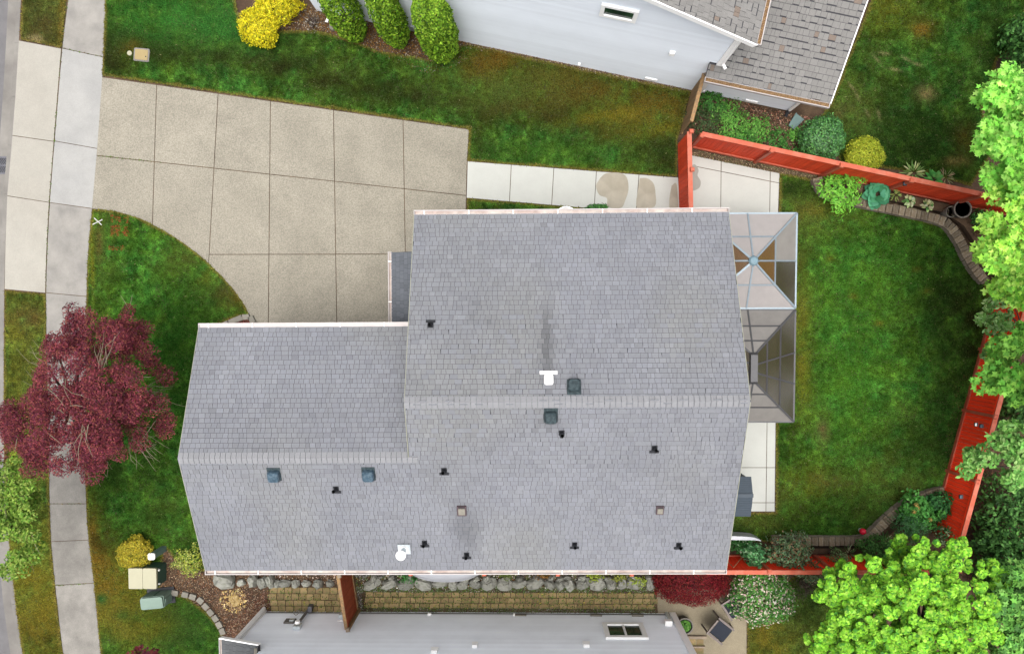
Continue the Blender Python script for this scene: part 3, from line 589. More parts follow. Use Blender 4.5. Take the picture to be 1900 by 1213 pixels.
def gutter(root, A, B, out, w_=.13, step=1.28, mt='gutterwhite', fill='gutterin', fillz=-.06, gap=.02, hangers=True, off=0.):
    """open K-gutter from A to B hung outside direction out"""
    A, B, out = [np.array(q, float) for q in (A, B, out)]; d = B-A; L = np.linalg.norm(d); d /= L; z = np.array([0, 0, 1.]); R = np.column_stack([d, out, z])
    if np.dot(np.cross(d, out), z) < 0: R = np.column_stack([-d, out, z])
    C = (A+B)/2; g_ = MB()
    g_.box(C+out*(gap+.008)-z*.06, (L, .016, .11), R); g_.box(C+out*(gap+w_-.008)-z*.06, (L, .026, .12), R); g_.box(C+out*(gap+w_/2)-z*.118, (L, w_-.03, .012), R)
    for e in (A, B): g_.box(e+out*(gap+w_/2)-z*.06+(d*.006 if e is A else -d*.006), (.02, w_+.012, .124), R)
    o = g_.build('gutter', mt, root)
    MB().box(C+out*(gap+w_/2)+z*(fillz-.01), (L-.05, w_-.036, .02), R).build('gutter_bed', fill, o)
    if hangers:
        q = MB().box((0, 0, 0), (.022, w_-.012, .012)).mesh('gutter_hanger'); q.materials.append(M['white'])
        for k in range(int((L-.3)/step)+1): place('gutter_hanger', q, o, mw_of(R, A+d*(.3+k*step)+out*(gap+w_/2)+z*.004))
    return o
def bar(m, A, B, w_, h_, up=(0, 0, 1)):
    A, B = np.array(A, float), np.array(B, float); d = B-A; m.box((A+B)/2, (np.linalg.norm(d), w_, h_), frame(d, up)); return m
def window(root, C, U, N, w_, h_, mull=True, fw=.07, name='window'):
    """C centre on the wall, U along, N outwards, z up"""
    C, U, N = [np.array(q, float) for q in (C, U, N)]; R = np.column_stack([U, -N, (0, 0, 1.)]); Z = np.array([0, 0, 1.]); m = MB()
    for s in (1, -1):
        m.box(C+N*.05+U*s*(w_/2), (fw, .10, h_+fw), R); m.box(C+N*.05+Z*s*(h_/2), (w_-fw, .10, fw), R)
    o = m.build(name, 'white', root)
    if mull: MB().box(C+N*.055, (.07, .07, h_-fw), R).build('mullion', 'white', o)
    for s in ((-1, 1) if mull else (0,)):
        pw = (w_-fw)/2-.03 if mull else w_-fw
        MB().box(C+N*.042+U*s*((w_-fw)/4+.012), (pw, .012, h_-fw), R).build('pane', 'glass', o)
    return o

# ================================================================== MAIN HOUSE
YAW = .0058; cy_, sy_ = math.cos(YAW), math.sin(YAW)
def HX(x, y, z=0.): return np.array([x*cy_-y*sy_, x*sy_+y*cy_, z])
XW, XM, XR, YR, HALF, ZR, PT, YW, WH = -9.46, -3.147, 5.868, -2.169, 5.159, 7.485, .4235, -3.735, 3.518
ZW = ZR-PT*(YR-YW); ZE = ZR-PT*HALF; ZWN = ZW-PT*WH
SL = math.hypot(1, PT)
house = thing('house', 'large grey shingle roofed house with two ridges in the centre', 'house', HX(-1.5, -2.5), YAW)
UH = HX(1, 0); VN = HX(0, 1)
nS = (np.array([0, 0, 1.])-VN*PT)/SL; nN = (np.array([0, 0, 1.])+VN*PT)/SL      # south / north slope normals
upS = (VN+np.array([0, 0, PT]))/SL; upN = (-VN+np.array([0, 0, PT]))/SL
slabpoly(house, 'roof_deck', [HX(XM, YR+HALF, ZE), HX(XM, YR, ZR), HX(XR, YR, ZR), HX(XR, YR+HALF, ZE)], nN, .14, 'deck')
slabpoly(house, 'roof_deck', [HX(XW, YR-HALF, ZE), HX(XR, YR-HALF, ZE), HX(XR, YR, ZR), HX(XM, YR, ZR), HX(XM, YW, ZW), HX(XW, YW, ZW)], nS, .14, 'deck')
slabpoly(house, 'roof_deck', [HX(XW, YW+WH, ZWN), HX(XW, YW, ZW), HX(XM+.35, YW, ZW), HX(XM+.35, YW+WH, ZWN)], nN, .14, 'deck')
SOOT = [(P(1016, 660, 7), .16, 1.1, .30), (P(1016, 610, 7), .13, 1.0, .2), (P(858, 985, 6.3), .42, .8, .26), (P(1065, 690, 7), .3, .5, .10), (P(1022, 780, 7), .5, .25, .16), (P(870, 1000, 6.3), .3, .6, .12)]
def roofcol(p):
    k = 1+random.gauss(0, .034)
    if random.random() < .04: k *= .9
    b = vnoise(np.array([p[0]]), np.array([p[1]]), 1.6, 21)[0]; b2 = vnoise(np.array([p[0]]), np.array([p[1]]), .5, 22)[0]
    k *= .90+.13*b+.11*b2
    for q, rx, ry, s in SOOT: k *= 1-s*math.exp(-((p[0]-q[0])/rx)**2-((p[1]-q[1])/ry)**2)
    g_ = vnoise(np.array([p[0]]), np.array([p[1]]), 2.2, 23)[0]; t = max(0, min(1, (g_-.45)*3))*.6+random.uniform(0, .25)
    a = np.array((.132, .137, .154)); c = np.array((.137, .140, .141)); return tuple(k*(a*(1-t)+c*t))
EXP = .142
shingles(house, HX(XM, YR+HALF, ZE), UH, upN, nN, lambda v: (.0, XR-XM), HALF*SL, EXP, roofcol, pieces=150)
shingles(house, HX(XW, YR-HALF, ZE), UH, upS, nS, lambda v: (0, XR-XW) if v < (YW-YR+HALF)*SL else (XM-XW, XR-XW), HALF*SL, EXP, roofcol, pieces=150)
shingles(house, HX(XW, YW+WH, ZWN), UH, upN, nN, lambda v: (0, XM-XW+.33), WH*SL, EXP, roofcol)
def ridgecaps(root, A, B, d, nA, nB, upA, upB, mt='ridge', e=.145, half=.155):
    """overlapping bent cap pieces from A to B"""
    A, B = np.array(A), np.array(B); L = np.linalg.norm(B-A); n = int(L/e); m = MB(); lift = .02
    Z = np.array([0, 0, 1.]); ee = L/n
    pts = []
    for t, h in ((.0, .030), (ee-.016, .024)):
        for pt in (-upA*half+nA*h, Z*(h+.004), -upB*half+nB*h): pts.append(d*t+pt)
    for t, h in ((.0, .006), (ee-.016, .006)):
        for pt in (-upA*half+nA*h, Z*h, -upB*half+nB*h): pts.append(d*t+pt)
    v = [np.array(q) for q in pts]
    m.add(v, [(0, 1, 4, 3), (1, 2, 5, 4), (6, 7, 1, 0), (7, 8, 2, 1), (3, 4, 10, 9), (4, 5, 11, 10), (0, 3, 9, 6), (2, 8, 11, 5)])
    me = m.mesh('ridge_cap'); me.materials.append(M[mt])
    for k in range(n): place('ridge_cap', me, root, Matrix.Translation((A+d*ee*k+Z*random.uniform(0, .003)).tolist()))
ridgecaps(house, HX(XM, YR, ZR), HX(XR, YR, ZR), UH, nN, nS, upN, upS)
ridgecaps(house, HX(XW, YW, ZW), HX(XM+.25, YW, ZW), UH, nN, nS, upN, upS)
# rake trims
m = MB()
for a, b in [((XW, YR-HALF, ZE), (XW, YW, ZW)), ((XW, YW, ZW), (XW, YW+WH, ZWN)), ((XR, YR-HALF, ZE), (XR, YR, ZR)), ((XR, YR, ZR), (XR, YR+HALF, ZE)), ((XM, YW+.05, ZW+.1), (XM, YR, ZR)), ((XM, YR, ZR), (XM, YR+HALF, ZE))]:
    s = -1 if a[0] < 0 else 1
    mm = MB(); bar(mm, HX(a[0]+s*.006, a[1], a[2]-.09), HX(b[0]+s*.006, b[1], b[2]-.09), .014, .17); mm.build('rake_trim', 'trim', house)
# walls
OV = .42
ym = YR+HALF-OV; ys = YR-HALF+OV
def zmain(y): return ZR-PT*abs(y-YR)-.16
siding(house, 'wall', HX(XM+.3, ym), HX(XR-.3, ym), lambda u: ZE+.02, 'siding_main')
siding(house, 'wall', HX(XR-.3, ym), HX(XR-.3, ys), lambda u: zmain(ym-u), 'siding_main')
siding(house, 'wall', HX(XR-.3, ys), HX(XW+.3, ys), lambda u: ZE+.02, 'siding_main')
siding(house, 'wall', HX(XW+.3, ys), HX(XW+.3, YW+WH-OV), lambda u: ZW-PT*abs(ys+u-YW)-.16, 'siding_main')
siding(house, 'wall', HX(XW+.3, YW+WH-OV), HX(XM+.3, YW+WH-OV), lambda u: ZWN+.02, 'siding_main')
siding(house, 'wall', HX(XM+.3, YW+WH-OV), HX(XM+.3, ym), lambda u: zmain(YW+WH-OV+u), 'siding_main')
mm = MB()   # upper west gable wall of the main block above the wing roof
mm.add([HX(XM+.3, YW, ZW-.1), HX(XM+.3, YW+WH-OV, ZWN), HX(XM+.3, YW+WH-OV, zmain(YW+WH-OV)), HX(XM+.3, YR, ZR-.16), HX(XM+.3, YW, zmain(YW))], [(0, 4, 3, 2, 1)], SIDE['siding_main']); mm.build('gable_wall', 'siding_main', house)
window(house, HX(XR-.3, 0, 1.3), VN, UH, 1.8, 1.9); window(house, HX(XR-.3, -4.5, 3.9), VN, UH, 1.5, 1.2); window(house, HX(1.0, ym, 3.9), -UH, VN, 1.4, 1.2); window(house, HX(-6.5, ys, 3.9), UH, -VN, 1.4, 1.2); window(house, HX(XW+.3, -2.9, 3.9), -VN, -UH, 1.6, 1.3); window(house, HX(XW+.3, -2.9, 1.4), -VN, -UH, 1.6, 1.3)
for gx in (-7.6, -4.9):      # garage doors facing the drive
    o = MB().box(HX(gx, YW+WH-OV+.03, 1.06), (2.4, .05, 2.12), rotz(YAW)).build('garage_door', 'white', house)
    for k in range(4): MB().box(HX(gx, YW+WH-OV+.062, .27+k*.53), (2.3, .012, .47), rotz(YAW)).build('door_panel', 'white', o)
o = MB().box(HX(XM+.27, 1.0, 1.02), (.06, .92, 2.04), rotz(YAW)).build('door', 'redbrown', house); MB().lathe(HX(XM+.22, .65, 1.0), [(.02, -.02), (.035, 0), (.02, .02)], 8).build('door_handle', 'steel', o)
# gutters
gutter(house, HX(XM-.01, YR+HALF, ZE-.01), HX(XR+.01, YR+HALF, ZE-.01), VN)
gutter(house, HX(XW-.01, YR-HALF, ZE-.01), HX(XR+.01, YR-HALF, ZE-.01), -VN)
gutter(house, HX(XW-.01, YW+WH, ZWN-.01), HX(XM-.02, YW+WH, ZWN-.01), VN, fill='gutterwhite', fillz=-.02)
# small porch roof in the inner corner
pz = 3.05; pw = P(728, 540, pz)[0]; pn = P(740, 468, pz)[1]; ps = P(740, 604, pz)[1]-.3; xin = XM+.3
pp = .36; hz = lambda x: pz+pp*(x-pw)
pnrm = np.array([-pp, 0, 1])/math.hypot(1, pp); pup = np.array([1, 0, pp])/math.hypot(1, pp)
slabpoly(house, 'porch_roof', [(pw, pn, pz), (pw, ps, pz), (xin, ps, hz(xin)), (xin, pn, hz(xin))], pnrm, .14, 'deck')
shingles(house, (pw, pn, pz), (0, -1, 0), pup, pnrm, lambda v: (0, pn-ps), (xin-pw)*math.hypot(1, pp), EXP, lambda p: tuple(np.array((.082, .090, .103))*(1+random.gauss(0, .06))))
gutter(house, (pw, pn+.01, pz-.01), (pw, ps+.28, pz-.01), (-1, 0, 0), w_=.11)
for py_ in (pn-.1, ps+.5): MB().box((pw+.1, py_, 1.45), (.12, .12, 2.9)).build('porch_post', 'white', house)

# roof fittings (all on the slopes they stand on)
def on_roof(px, py, slope):
    p0 = HX(0, YR, ZR) if slope != 'w' else HX(0, YW, ZW); n = nS if slope == 's' else nN; return PL(px, py, p0+n*.015, n), n, (upS if slope == 's' else upN)
def hump(root, c, n, up, w_, l_, h_, mt, name):
    """rounded box vent hood on a slope"""
    R = np.column_stack([np.cross(up, n), up, n]); m = MB(); rings = []
    for k, (s, z) in enumerate([(1, 0), (1, .55), (.93, .85), (.80, 1.0)]):
        pg = rrect(0, 0, w_*s, l_*s, w_*.22*s); rings.append([c+R @ np.array([x, y, z*h_]) for x, y in pg])
    nv = len(rings[0]); v = [p for r in rings for p in r]; f = [(i*nv+j, i*nv+(j+1) % nv, (i+1)*nv+(j+1) % nv, (i+1)*nv+j) for i in range(3) for j in range(nv)]+[tuple(range(3*nv, 4*nv))]
    return m.add(v, f).build(name, mt, root, smooth=False), R
def boxvent(px, py, slope, mt, flip=1):
    c, n, up = on_roof(px, py, slope); o, R = hump(house, c, n, up, .33, .33, .17, mt, 'roof_vent')
    MB().box(c+n*.006+up*.03, (.37, .42, .012), R).build('flashing', 'slate', o)
    MB().box(c+n*.05-up*.172, (.26, .012, .08), R).build('louvre', 'black', o)
for q in [(1065, 716, 'n', 'slate'), (1022, 772, 's', 'slate'), (509, 881, 's', 'bluevent'), (684, 880, 's', 'bluevent')]: boxvent(*q)
def pipejack(px, py, slope, h=.30, w_=.26):
    c, n, up = on_roof(px, py, slope); R = np.column_stack([np.cross(up, n), up, n])
    f_ = MB().box(c+n*.012-up*.06, (w_, .08, .012), R).build('pipe_flashing', 'black', house)
    MB().box(c+n*.012+up*.05, (.15, .16, .010), R).build('flashing_apron', 'black', f_)
    q = MB(); q.tube([c+up*.03, c+up*.03+np.array([0, 0, h])], .045, 12, caps=False); q.tube([c+up*.03+np.array([0, 0, .0]), c+up*.03+np.array([0, 0, .08])], [.075, .05], 12, caps=False)
    q.build('vent_pipe', 'black', f_)
for q in [(799, 600, 'n'), (1214, 834, 's'), (824, 875, 's'), (624, 909, 's'), (788, 1009, 's'), (866, 1031, 's'), (1066, 1012, 's'), (1259, 1013, 's')]: pipejack(*q)
pipejack(1042, 806, 's', .42, .08)
# white T-shaped exhaust hood on the north slope
c, n, up = on_roof(1018, 705, 'n'); R = np.column_stack([np.cross(up, n), up, n])
o, _ = hump(house, c-up*.0, n, up, .25, .26, .16, 'white', 'exhaust_hood'); MB().box(c-up*.20+n*.02, (.46, .09, .03), R).build('hood_flashing', 'white', o); MB().lathe(c+np.array([0, 0, .12]), [(.095, 0), (.095, .10), (.06, .12)], 16).build('hood_cap', 'white', o)
# white round flue with cap near the south eave
c, n, up = on_roof(750, 1018, 's'); R = np.column_stack([np.cross(up, n), up, n])
f_ = MB().box(c+n*.012, (.36, .34, .014), R).build('flue_flashing', 'steel', house)
q = MB(); q.tube([c, c+np.array([0, 0, .14])], [.15, .10], 16); q.build('flue_collar', 'white', f_); MB().tube([c+np.array([0, 0, .1]), c+np.array([0, 0, .55])], .085, 16).build('flue_pipe', 'steel', f_); MB().lathe(c+np.array([0, 0, .55]), [(.14, 0), (.145, .06), (.10, .12), (.02, .14)], 18).build('flue_cap', 'white', f_)
# low square mauve vents
for q in [(857, 946, 's'), (1224, 945, 's')]:
    c, n, up = on_roof(*q); R = np.column_stack([np.cross(up, n), up, n]); s = .26 if q[0] < 900 else .21
    o = MB().box(c+n*.03, (s, s+.06, .06), R).build('square_vent', 'mauve', house)
    MB().box(c+n*.075, (s*.72, s*.8, .03), R).build('vent_lid', 'edging', o); MB().box(c+n*.064+up*s*.52, (s*.7, .02, .01), R).build('vent_slot', 'black', o)

# ================================================================== NORTH NEIGHBOUR
A_ = P(860, 76); B_ = P(1285, 166); UN = (B_-A_)/np.linalg.norm(B_-A_); VV = np.array([-UN[1], UN[0], 0])
def NX(u, v, z=0.): return B_+UN*u+VV*v+np.array([0, 0, z])
nh = thing('house', 'white sided house with brown gutter debris on the north side', 'house', NX(-6, 4), math.atan2(UN[1], UN[0]))
UW, UE, UX, ZNE, PN = -13.6, .32, 3.5, 5.58, .435
umid = (UW+UE)/2; DEP = 11.
zg = lambda u: ZNE+PN*(UE+.28-max(u, 2*umid-u))-.10
siding(nh, 'wall', NX(UW, 0), NX(UE, 0), lambda s_: zg(UW+s_), 'siding_white', e=.17)
siding(nh, 'wall', NX(UE, 0), NX(UE, DEP), lambda s_: ZNE-.02, 'siding_white', e=.17)
siding(nh, 'wall', NX(UE, DEP), NX(UW, DEP), lambda s_: zg(UE-s_), 'siding_white', e=.17)
siding(nh, 'wall', NX(UW, DEP), NX(UW, 0), lambda s_: ZNE-.02, 'siding_white', e=.17)
nE = (np.array([0, 0, 1.])+UN*PN)/math.hypot(1, PN); uE = (-UN+np.array([0, 0, PN]))/math.hypot(1, PN); nWs = (np.array([0, 0, 1.])-UN*PN)/math.hypot(1, PN); uWs = (UN+np.array([0, 0, PN]))/math.hypot(1, PN)
ue = UE+.28; uw = 2*umid-ue; zr_ = ZNE+PN*(ue-umid); vo = -.33
slabpoly(nh, 'roof_deck', [NX(ue, vo, ZNE), NX(ue, DEP+.3, ZNE), NX(umid, DEP+.3, zr_), NX(umid, vo, zr_)], nE, .12, 'deck')
slabpoly(nh, 'roof_deck', [NX(uw, vo, ZNE), NX(umid, vo, zr_), NX(umid, DEP+.3, zr_), NX(uw, DEP+.3, ZNE)], nWs, .12, 'deck')
def browncol(p):
    k = 1+random.gauss(0, .035); t = random.random(); c = np.array((.145, .141, .136)) if t > .035 else np.array((.135, .108, .09)); return tuple(c*k)
shingles(nh, NX(ue, vo, ZNE), VV, uE, nE, lambda v: (0, DEP+.6), (ue-umid)*math.hypot(1, PN), .19, browncol, wid=(.10, .24), tabh=.016, slant=.004, teeth=.030)
m = MB(); bar(m, NX(ue, vo-.015, ZNE-.07), NX(umid, vo-.015, zr_-.07), .03, .2); bar(m, NX(umid, vo-.015, zr_-.07), NX(uw, vo-.015, ZNE-.07), .03, .2); m.build('rake_trim', 'white', nh)
gutter(nh, NX(ue, vo+.02, ZNE-.01), NX(ue, DEP+.3, ZNE-.01), UN, fill='gutterdebris', fillz=-.01, hangers=False)
# downspout of the upper gutter, coming down the corner
m = MB(); c0 = NX(UE-.04, -.07); m.tube([c0+np.array([0, 0, 5.35]), c0+np.array([0, 0, 3.05])], .05, 8); m.tube([c0+np.array([0, 0, 3.08]), c0+UN*.12+np.array([0, -.02, 3.0])-VV*.1], .05, 8); m.build('downspout', 'white', nh)
m = MB(); c0 = NX(UE-.09, -.03); m.box(c0+np.array([0, 0, 2.75]), (.20, .10, 5.5), rotz(math.atan2(UN[1], UN[0]))); m.build('corner_trim', 'white', nh)
# single-storey extension
ZX, PX = 2.68, .42; xl, xr, ve = -.09, 3.96, -.42
siding(nh, 'wall', NX(UE, -.003), NX(UX, -.003), lambda s_: ZX+.06, 'siding_white', e=.17)
siding(nh, 'wall', NX(UX, 0), NX(UX, 9), lambda s_: min(ZX+PX*(s_+.42), ZX+PX*(9.42-s_))-.12, 'siding_white', e=.17)
nX = (np.array([0, 0, 1.])-VV*PX)/math.hypot(1, PX); uX = (VV+np.array([0, 0, PX]))/math.hypot(1, PX); nX2 = (np.array([0, 0, 1.])+VV*PX)/math.hypot(1, PX)
vm = 4.5; zx2 = ZX+PX*(vm-ve)
slabpoly(nh, 'roof_deck', [NX(xl, ve, ZX), NX(xr, ve, ZX), NX(xr, vm, zx2), NX(UE+.03, vm, zx2), NX(UE+.03, .02, ZX+PX*.44), NX(xl, .02, ZX+PX*.44)], nX, .12, 'deck')
slabpoly(nh, 'roof_deck', [NX(xr, 2*vm-ve, ZX), NX(UE+.03, 2*vm-ve, ZX), NX(UE+.03, vm, zx2), NX(xr, vm, zx2)], nX2, .12, 'deck')
shingles(nh, NX(xl, ve, ZX), UN, uX, nX, lambda v: (0 if v < .44 else .45, xr-xl), (vm-ve)*math.hypot(1, PX), .19, browncol, wid=(.10, .24), tabh=.016, slant=.004, teeth=.030)
m = MB(); bar(m, NX(xr+.013, ve, ZX-.07), NX(xr+.013, vm, zx2-.07), .028, .17); m.build('rake_trim', 'white', nh)
gutter(nh, NX(xl, ve, ZX-.01), NX(xr, ve, ZX-.01), -VV, fill='gutterdebris', fillz=-.005, hangers=False, w_=.15)
m = MB(); c0 = NX(UX-.06, -.08); m.tube([NX(UX-.06, ve+.02, ZX-.14), NX(UX-.06, -.08, ZX-.35), NX(UX-.06, -.08, .22)], .055, 8); m.build('downspout', 'white', nh); MB().tube([NX(UX-.06, -.08, .25), NX(UX-.06, -.08, .08), NX(UX-.10, -.28, .03)], .06, 8).build('drain_boot', 'black', nh)
m = MB(); c0 = NX(UW+.5, -.08); m.tube([c0+np.array([0, 0, 5.2]), c0+np.array([0, 0, .12]), c0-VV*.3-UN*.05+np.array([0, 0, .06])], .055, 8); m.build('downspout', 'white', nh)
tag(MB().lathe(NX(UW+.72, -.46), [(.10, 0), (.17, .06), (.15, .13), (.06, .17)], 10).build('river_stone', 'edging'), 'pale rounded stone by the downspout of the white house', 'stone')
c = PL(1149, 21, NX(0, 0), VV); window(nh, c, UN, -VV, .96, .66, mull=False, fw=.12)
def wallbox(root, px, py, p0, n, U, size, mt, name, taper=1.):
    c = PL(px, py, np.array(p0)+np.array(n)*size[1]/2, n); return MB().box(c, size, np.column_stack([U, -np.array(n), (0, 0, 1)]), taper=taper).build(name, mt, root)
for q in [(1247, 99, .16, .2), (1075, 119, .08, .06), (684, 9, .2, .16)]: wallbox(nh, q[0], q[1], NX(0, 0), -VV, UN, (q[2], .12, q[3]), 'white', 'wall_vent')
for q in [(1208, 147), (1300, 168), (1394, 188)]: wallbox(nh, q[0], q[1], NX(0, 0), -VV, UN, (.42, .07, .16), 'white', 'crawl_vent')
o = wallbox(nh, 768, 52, NX(0, 0), -VV, UN, (.22, .14, .34), 'steel', 'meter_box')

# ================================================================== SOUTH NEIGHBOUR
SY = -10.755; sh = thing('house', 'grey sided house wall along the bottom edge with a slider window', 'house', (-2, SY-4, 0))
SXL, SXR = -9.57, 5.40
SXU = -8.62; PZ = lambda x: 2.86+.36*(x+9.95)
siding(sh, 'wall', (SXR, SY), (SXL, SY), lambda u: 5.45 if SXR-u > SXU else PZ(SXR-u)-.13, 'siding_grey', e=.165)
siding(sh, 'wall', (SXL, SY), (SXL, SY-9), lambda u: 2.84, 'siding_grey', e=.165)
siding(sh, 'wall', (SXU, SY), (SXU, SY-9), lambda u: 5.45, 'siding_grey', e=.165, z0=3.1)
siding(sh, 'wall', (SXR, SY-9), (SXR, SY), lambda u: 5.45, 'siding_grey', e=.165)
for sx, hh in ((SXL, 2.7), (SXR, 5.44)): MB().box((sx, SY+.02, hh/2), (.22, .12, hh)).build('corner_trim', 'white', sh)
MB().tube([(SXL+.02, SY+.15, .05), (SXL+.02, SY+.15, 2.75)], .075, 10).build('downspout', 'white', sh)
MB().box(((SXL+SXR)/2, SY+.01, .11), (SXR-SXL-.1, .036, .2)).build('foundation', 'gutterpan', sh)
sl2 = .42; zz = 5.5
slabpoly(sh, 'roof', [(SXU-.3, SY+.3, zz), (SXU-.3, SY-4.5, zz+sl2*4.8), (SXR+.3, SY-4.5, zz+sl2*4.8), (SXR+.3, SY+.3, zz)], (0, sl2/1.085, 1/1.085), .12, 'shingle_piece')
slabpoly(sh, 'roof', [(SXL-.3, SY-9.3, zz), (SXR+.3, SY-9.3, zz), (SXR+.3, SY-4.5, zz+sl2*4.8), (SXU-.3, SY-4.5, zz+sl2*4.8)], (0, -sl2/1.085, 1/1.085), .12, 'shingle_piece')
c = PL(1159, 1172.5, (0, SY, 0), (0, 1, 0)); window(sh, c, (-1, 0, 0), (0, 1, 0), 1.27, 1.08, True, .16)
for q in [(806, 1206, .24, .24), (881, 1196, .2, .24), (1088, 1195, .24, .24)]: wallbox(sh, q[0], q[1], (0, SY, 0), (0, 1, 0), (-1, 0, 0), (q[2], .14, q[3]), 'white', 'wall_vent', .8)
for q in [(966, 1141), (1106, 1141), (1183, 1141)]: wallbox(sh, q[0], q[1], (0, SY, 0), (0, 1, 0), (-1, 0, 0), (.42, .08, .14), 'edging', 'crawl_vent')
wallbox(sh, 797, 1139, (0, SY, 0), (0, 1, 0), (-1, 0, 0), (.12, .10, .10), 'white', 'hose_bib'); wallbox(sh, 954, 1140, (0, SY, 0), (0, 1, 0), (-1, 0, 0), (.06, .10, .12), 'white', 'hose_bib')
o = wallbox(sh, 1240, 1155, (0, SY, 0), (0, 1, 0), (-1, 0, 0), (.24, .20, .20), 'white', 'wall_lamp'); MB().box((SXR-.22, SY+.06, .5), (.10, .10, .9)).build('conduit', 'steel', o)
# electric service: panel, conduit, meter and coil
o = wallbox(sh, 538, 1152, (0, SY, 0), (0, 1, 0), (-1, 0, 0), (.36, .08, .34), 'gutterpan', 'service_panel'); wallbox(sh, 542, 1149, (0, SY+.08, 0), (0, 1, 0), (-1, 0, 0), (.16, .05, .16), 'steel', 'panel_door').parent = o
o = wallbox(sh, 552, 1162, (0, SY, 0), (0, 1, 0), (-1, 0, 0), (.24, .15, .30), 'steel', 'meter_box')
cm = PL(552, 1156, (0, SY+.2, 0), (0, 1, 0)); MB().tube([cm, cm+np.array([0, .1, 0])], .085, 14).build('meter_dial', 'white', o)
mm = MB(); ct = PL(556, 1152, (0, SY+.12, 0), (0, 1, 0)); mm.tube([(ct[0], SY+.12, ct[2]), (ct[0], SY+.12, .02)], .05, 8); mm.build('conduit', 'gutterpan', sh)
MB().box((ct[0]+.12, SY+.22, .16), (.14, .22, .26)).build('gas_regulator', 'drain', sh)
mm = MB(); cc = PL(551, 1136, (0, SY+.12, 0), (0, 1, 0)); mm.tube([cc+np.array([.13*math.cos(t), .04*math.sin(3*t), .13*math.sin(t)]) for t in np.linspace(0, 12.6, 40)], .012, 5); mm.build('cable_coil', 'edging', sh)
o = wallbox(sh, 634, 1142, (0, SY, 0), (0, 1, 0), (-1, 0, 0), (.16, .16, .22), 'steel', 'meter_box'); mm = MB(); q = PL(634, 1150, (0, SY+.12, 0), (0, 1, 0)); mm.tube([q, q+np.array([-.12, .02, .1]), q+np.array([.06, .02, .14]), q], .016, 6); mm.build('pipe_bracket', 'white', o)
# little porch roof at the left end
yr_ = SY+.24; xa, xb = -9.95, SXU+.02; pnn = np.array([-.36, 0, 1])/math.hypot(1, .36); pu = np.array([1, 0, .36])/math.hypot(1, .36)
slabpoly(sh, 'porch_roof', [(xa, yr_, PZ(xa)), (xa, SY-6, PZ(xa)), (xb, SY-6, PZ(xb)), (xb, yr_, PZ(xb))], pnn, .12, 'deck')
shingles(sh, (xa, yr_, PZ(xa)), (0, -1, 0), pu, pnn, lambda v: (0, 6.2), (xb-xa)*math.hypot(1, .36), .142, lambda p: tuple(np.array((.070, .074, .077))*(1+random.gauss(0, .05))))
gutter(sh, (xa, yr_+.01, PZ(xa)-.01), (xa, SY-6, PZ(xa)-.01), (-1, 0, 0), w_=.10, hangers=False)
mm = MB(); bar(mm, (xa-.08, yr_+.018, PZ(xa)-.06), (xb+.03, yr_+.018, PZ(xb)-.06), .036, .15); mm.build('fascia', 'white', sh)
MB().box((xb-.06, yr_-.32, PZ(xb)+.04), (.10, .5, .03)).build('flashing', 'edging', sh)

# ================================================================== FENCES
def fence(root, A, B, h, mt, cap, side, bw=.14, post_step=2.4, posts=(True, True), hv=None, capw=.15, kick=True, boardname='board', postover=.06, capmt2=None):
    """vertical boards from A to B at ground level; side=+1/-1: which side (left/right of A->B) carries posts and rails"""
    A = np.array([*A[:2], 0.]); B = np.array([*B[:2], 0.]); d = B-A; L = np.linalg.norm(d); d /= L; n = np.array([-d[1], d[0], 0])*side; R = np.column_stack([d, np.cross((0, 0, 1), d), (0, 0, 1)])
    nb = max(1, round(L/bw)); e = L/nb; me = MB().box((0, 0, h/2), (e-.012, .022, h-.03)).mesh(boardname); me.materials.append(M[mt])
    for k in range(nb): place(boardname, me, root, mw_of(R, A+d*(k+.5)*e+n*random.uniform(-.003, .003)))
    m = MB(); m.box((A+B)/2+np.array([0, 0, h+.012]), (L, capw, .036), R); m.build('top_cap', cap, root)
    m = MB(); m.box((A+B)/2+n*.035+np.array([0, 0, h-.09]), (L, .045, .09), R); m.build('top_rail', mt, root)
    if kick: m = MB(); m.box((A+B)/2+n*.035+np.array([0, 0, .10]), (L, .045, .14), R); m.build('bottom_rail', cap, root)
    npst = max(1, round(L/post_step)); mp = MB().box((0, 0, (h+postover)/2), (.10, .10, h+postover)).mesh('post'); mp.materials.append(M[cap])
    mc = MB().box((0, 0, .03), (.15, .15, .05), taper=.75).mesh('post_cap'); mc.materials.append(M[capmt2 or cap])
    for k in range(npst+1):
        if (k == 0 and not posts[0]) or (k == npst and not posts[1]): continue
        p = A+d*L*k/npst+n*.062
        place('post', mp, root, mw_of(R, p)); place('post_cap', mc, root, mw_of(R, p+np.array([0, 0, h+postover])))
FH = 1.8
nf = thing('fence', 'red board fence along the back yard north edge beside the round shrubs', 'fence', P(1570, 335)); NA, NB = P(1280, 272), P(1884, 402)
fence(nf, NA, NB, FH, 'red', 'redtop', -1, posts=(True, False))
ef = thing('fence', 'bright red board fence along the back yard east edge under the maples', 'fence', P(1800, 720)); EA, EB = P(1882, 420), P(1728, 984)
fence(ef, EA, EB, FH, 'redbright', 'redtop', -1, posts=(True, True))
sfy = P(1350, 1030)[1]; gx = -6.37
sf = thing('fence', 'red fence below the south stone wall right of the house corner', 'fence', (3, sfy, 0))
fence(sf, (XR+.3, sfy-.004), P(1725, 1030), FH, 'redbright', 'redtop', 1, posts=(False, True))
sw = thing('fence', 'weathered fence with red post caps half hidden under the south gutter', 'fence', (0, sfy, 0))
fence(sw, (gx, -8.60), (XR+.28, sfy), FH, 'wood', 'wood', -1, posts=(False, False), capmt2='redtop', kick=False)
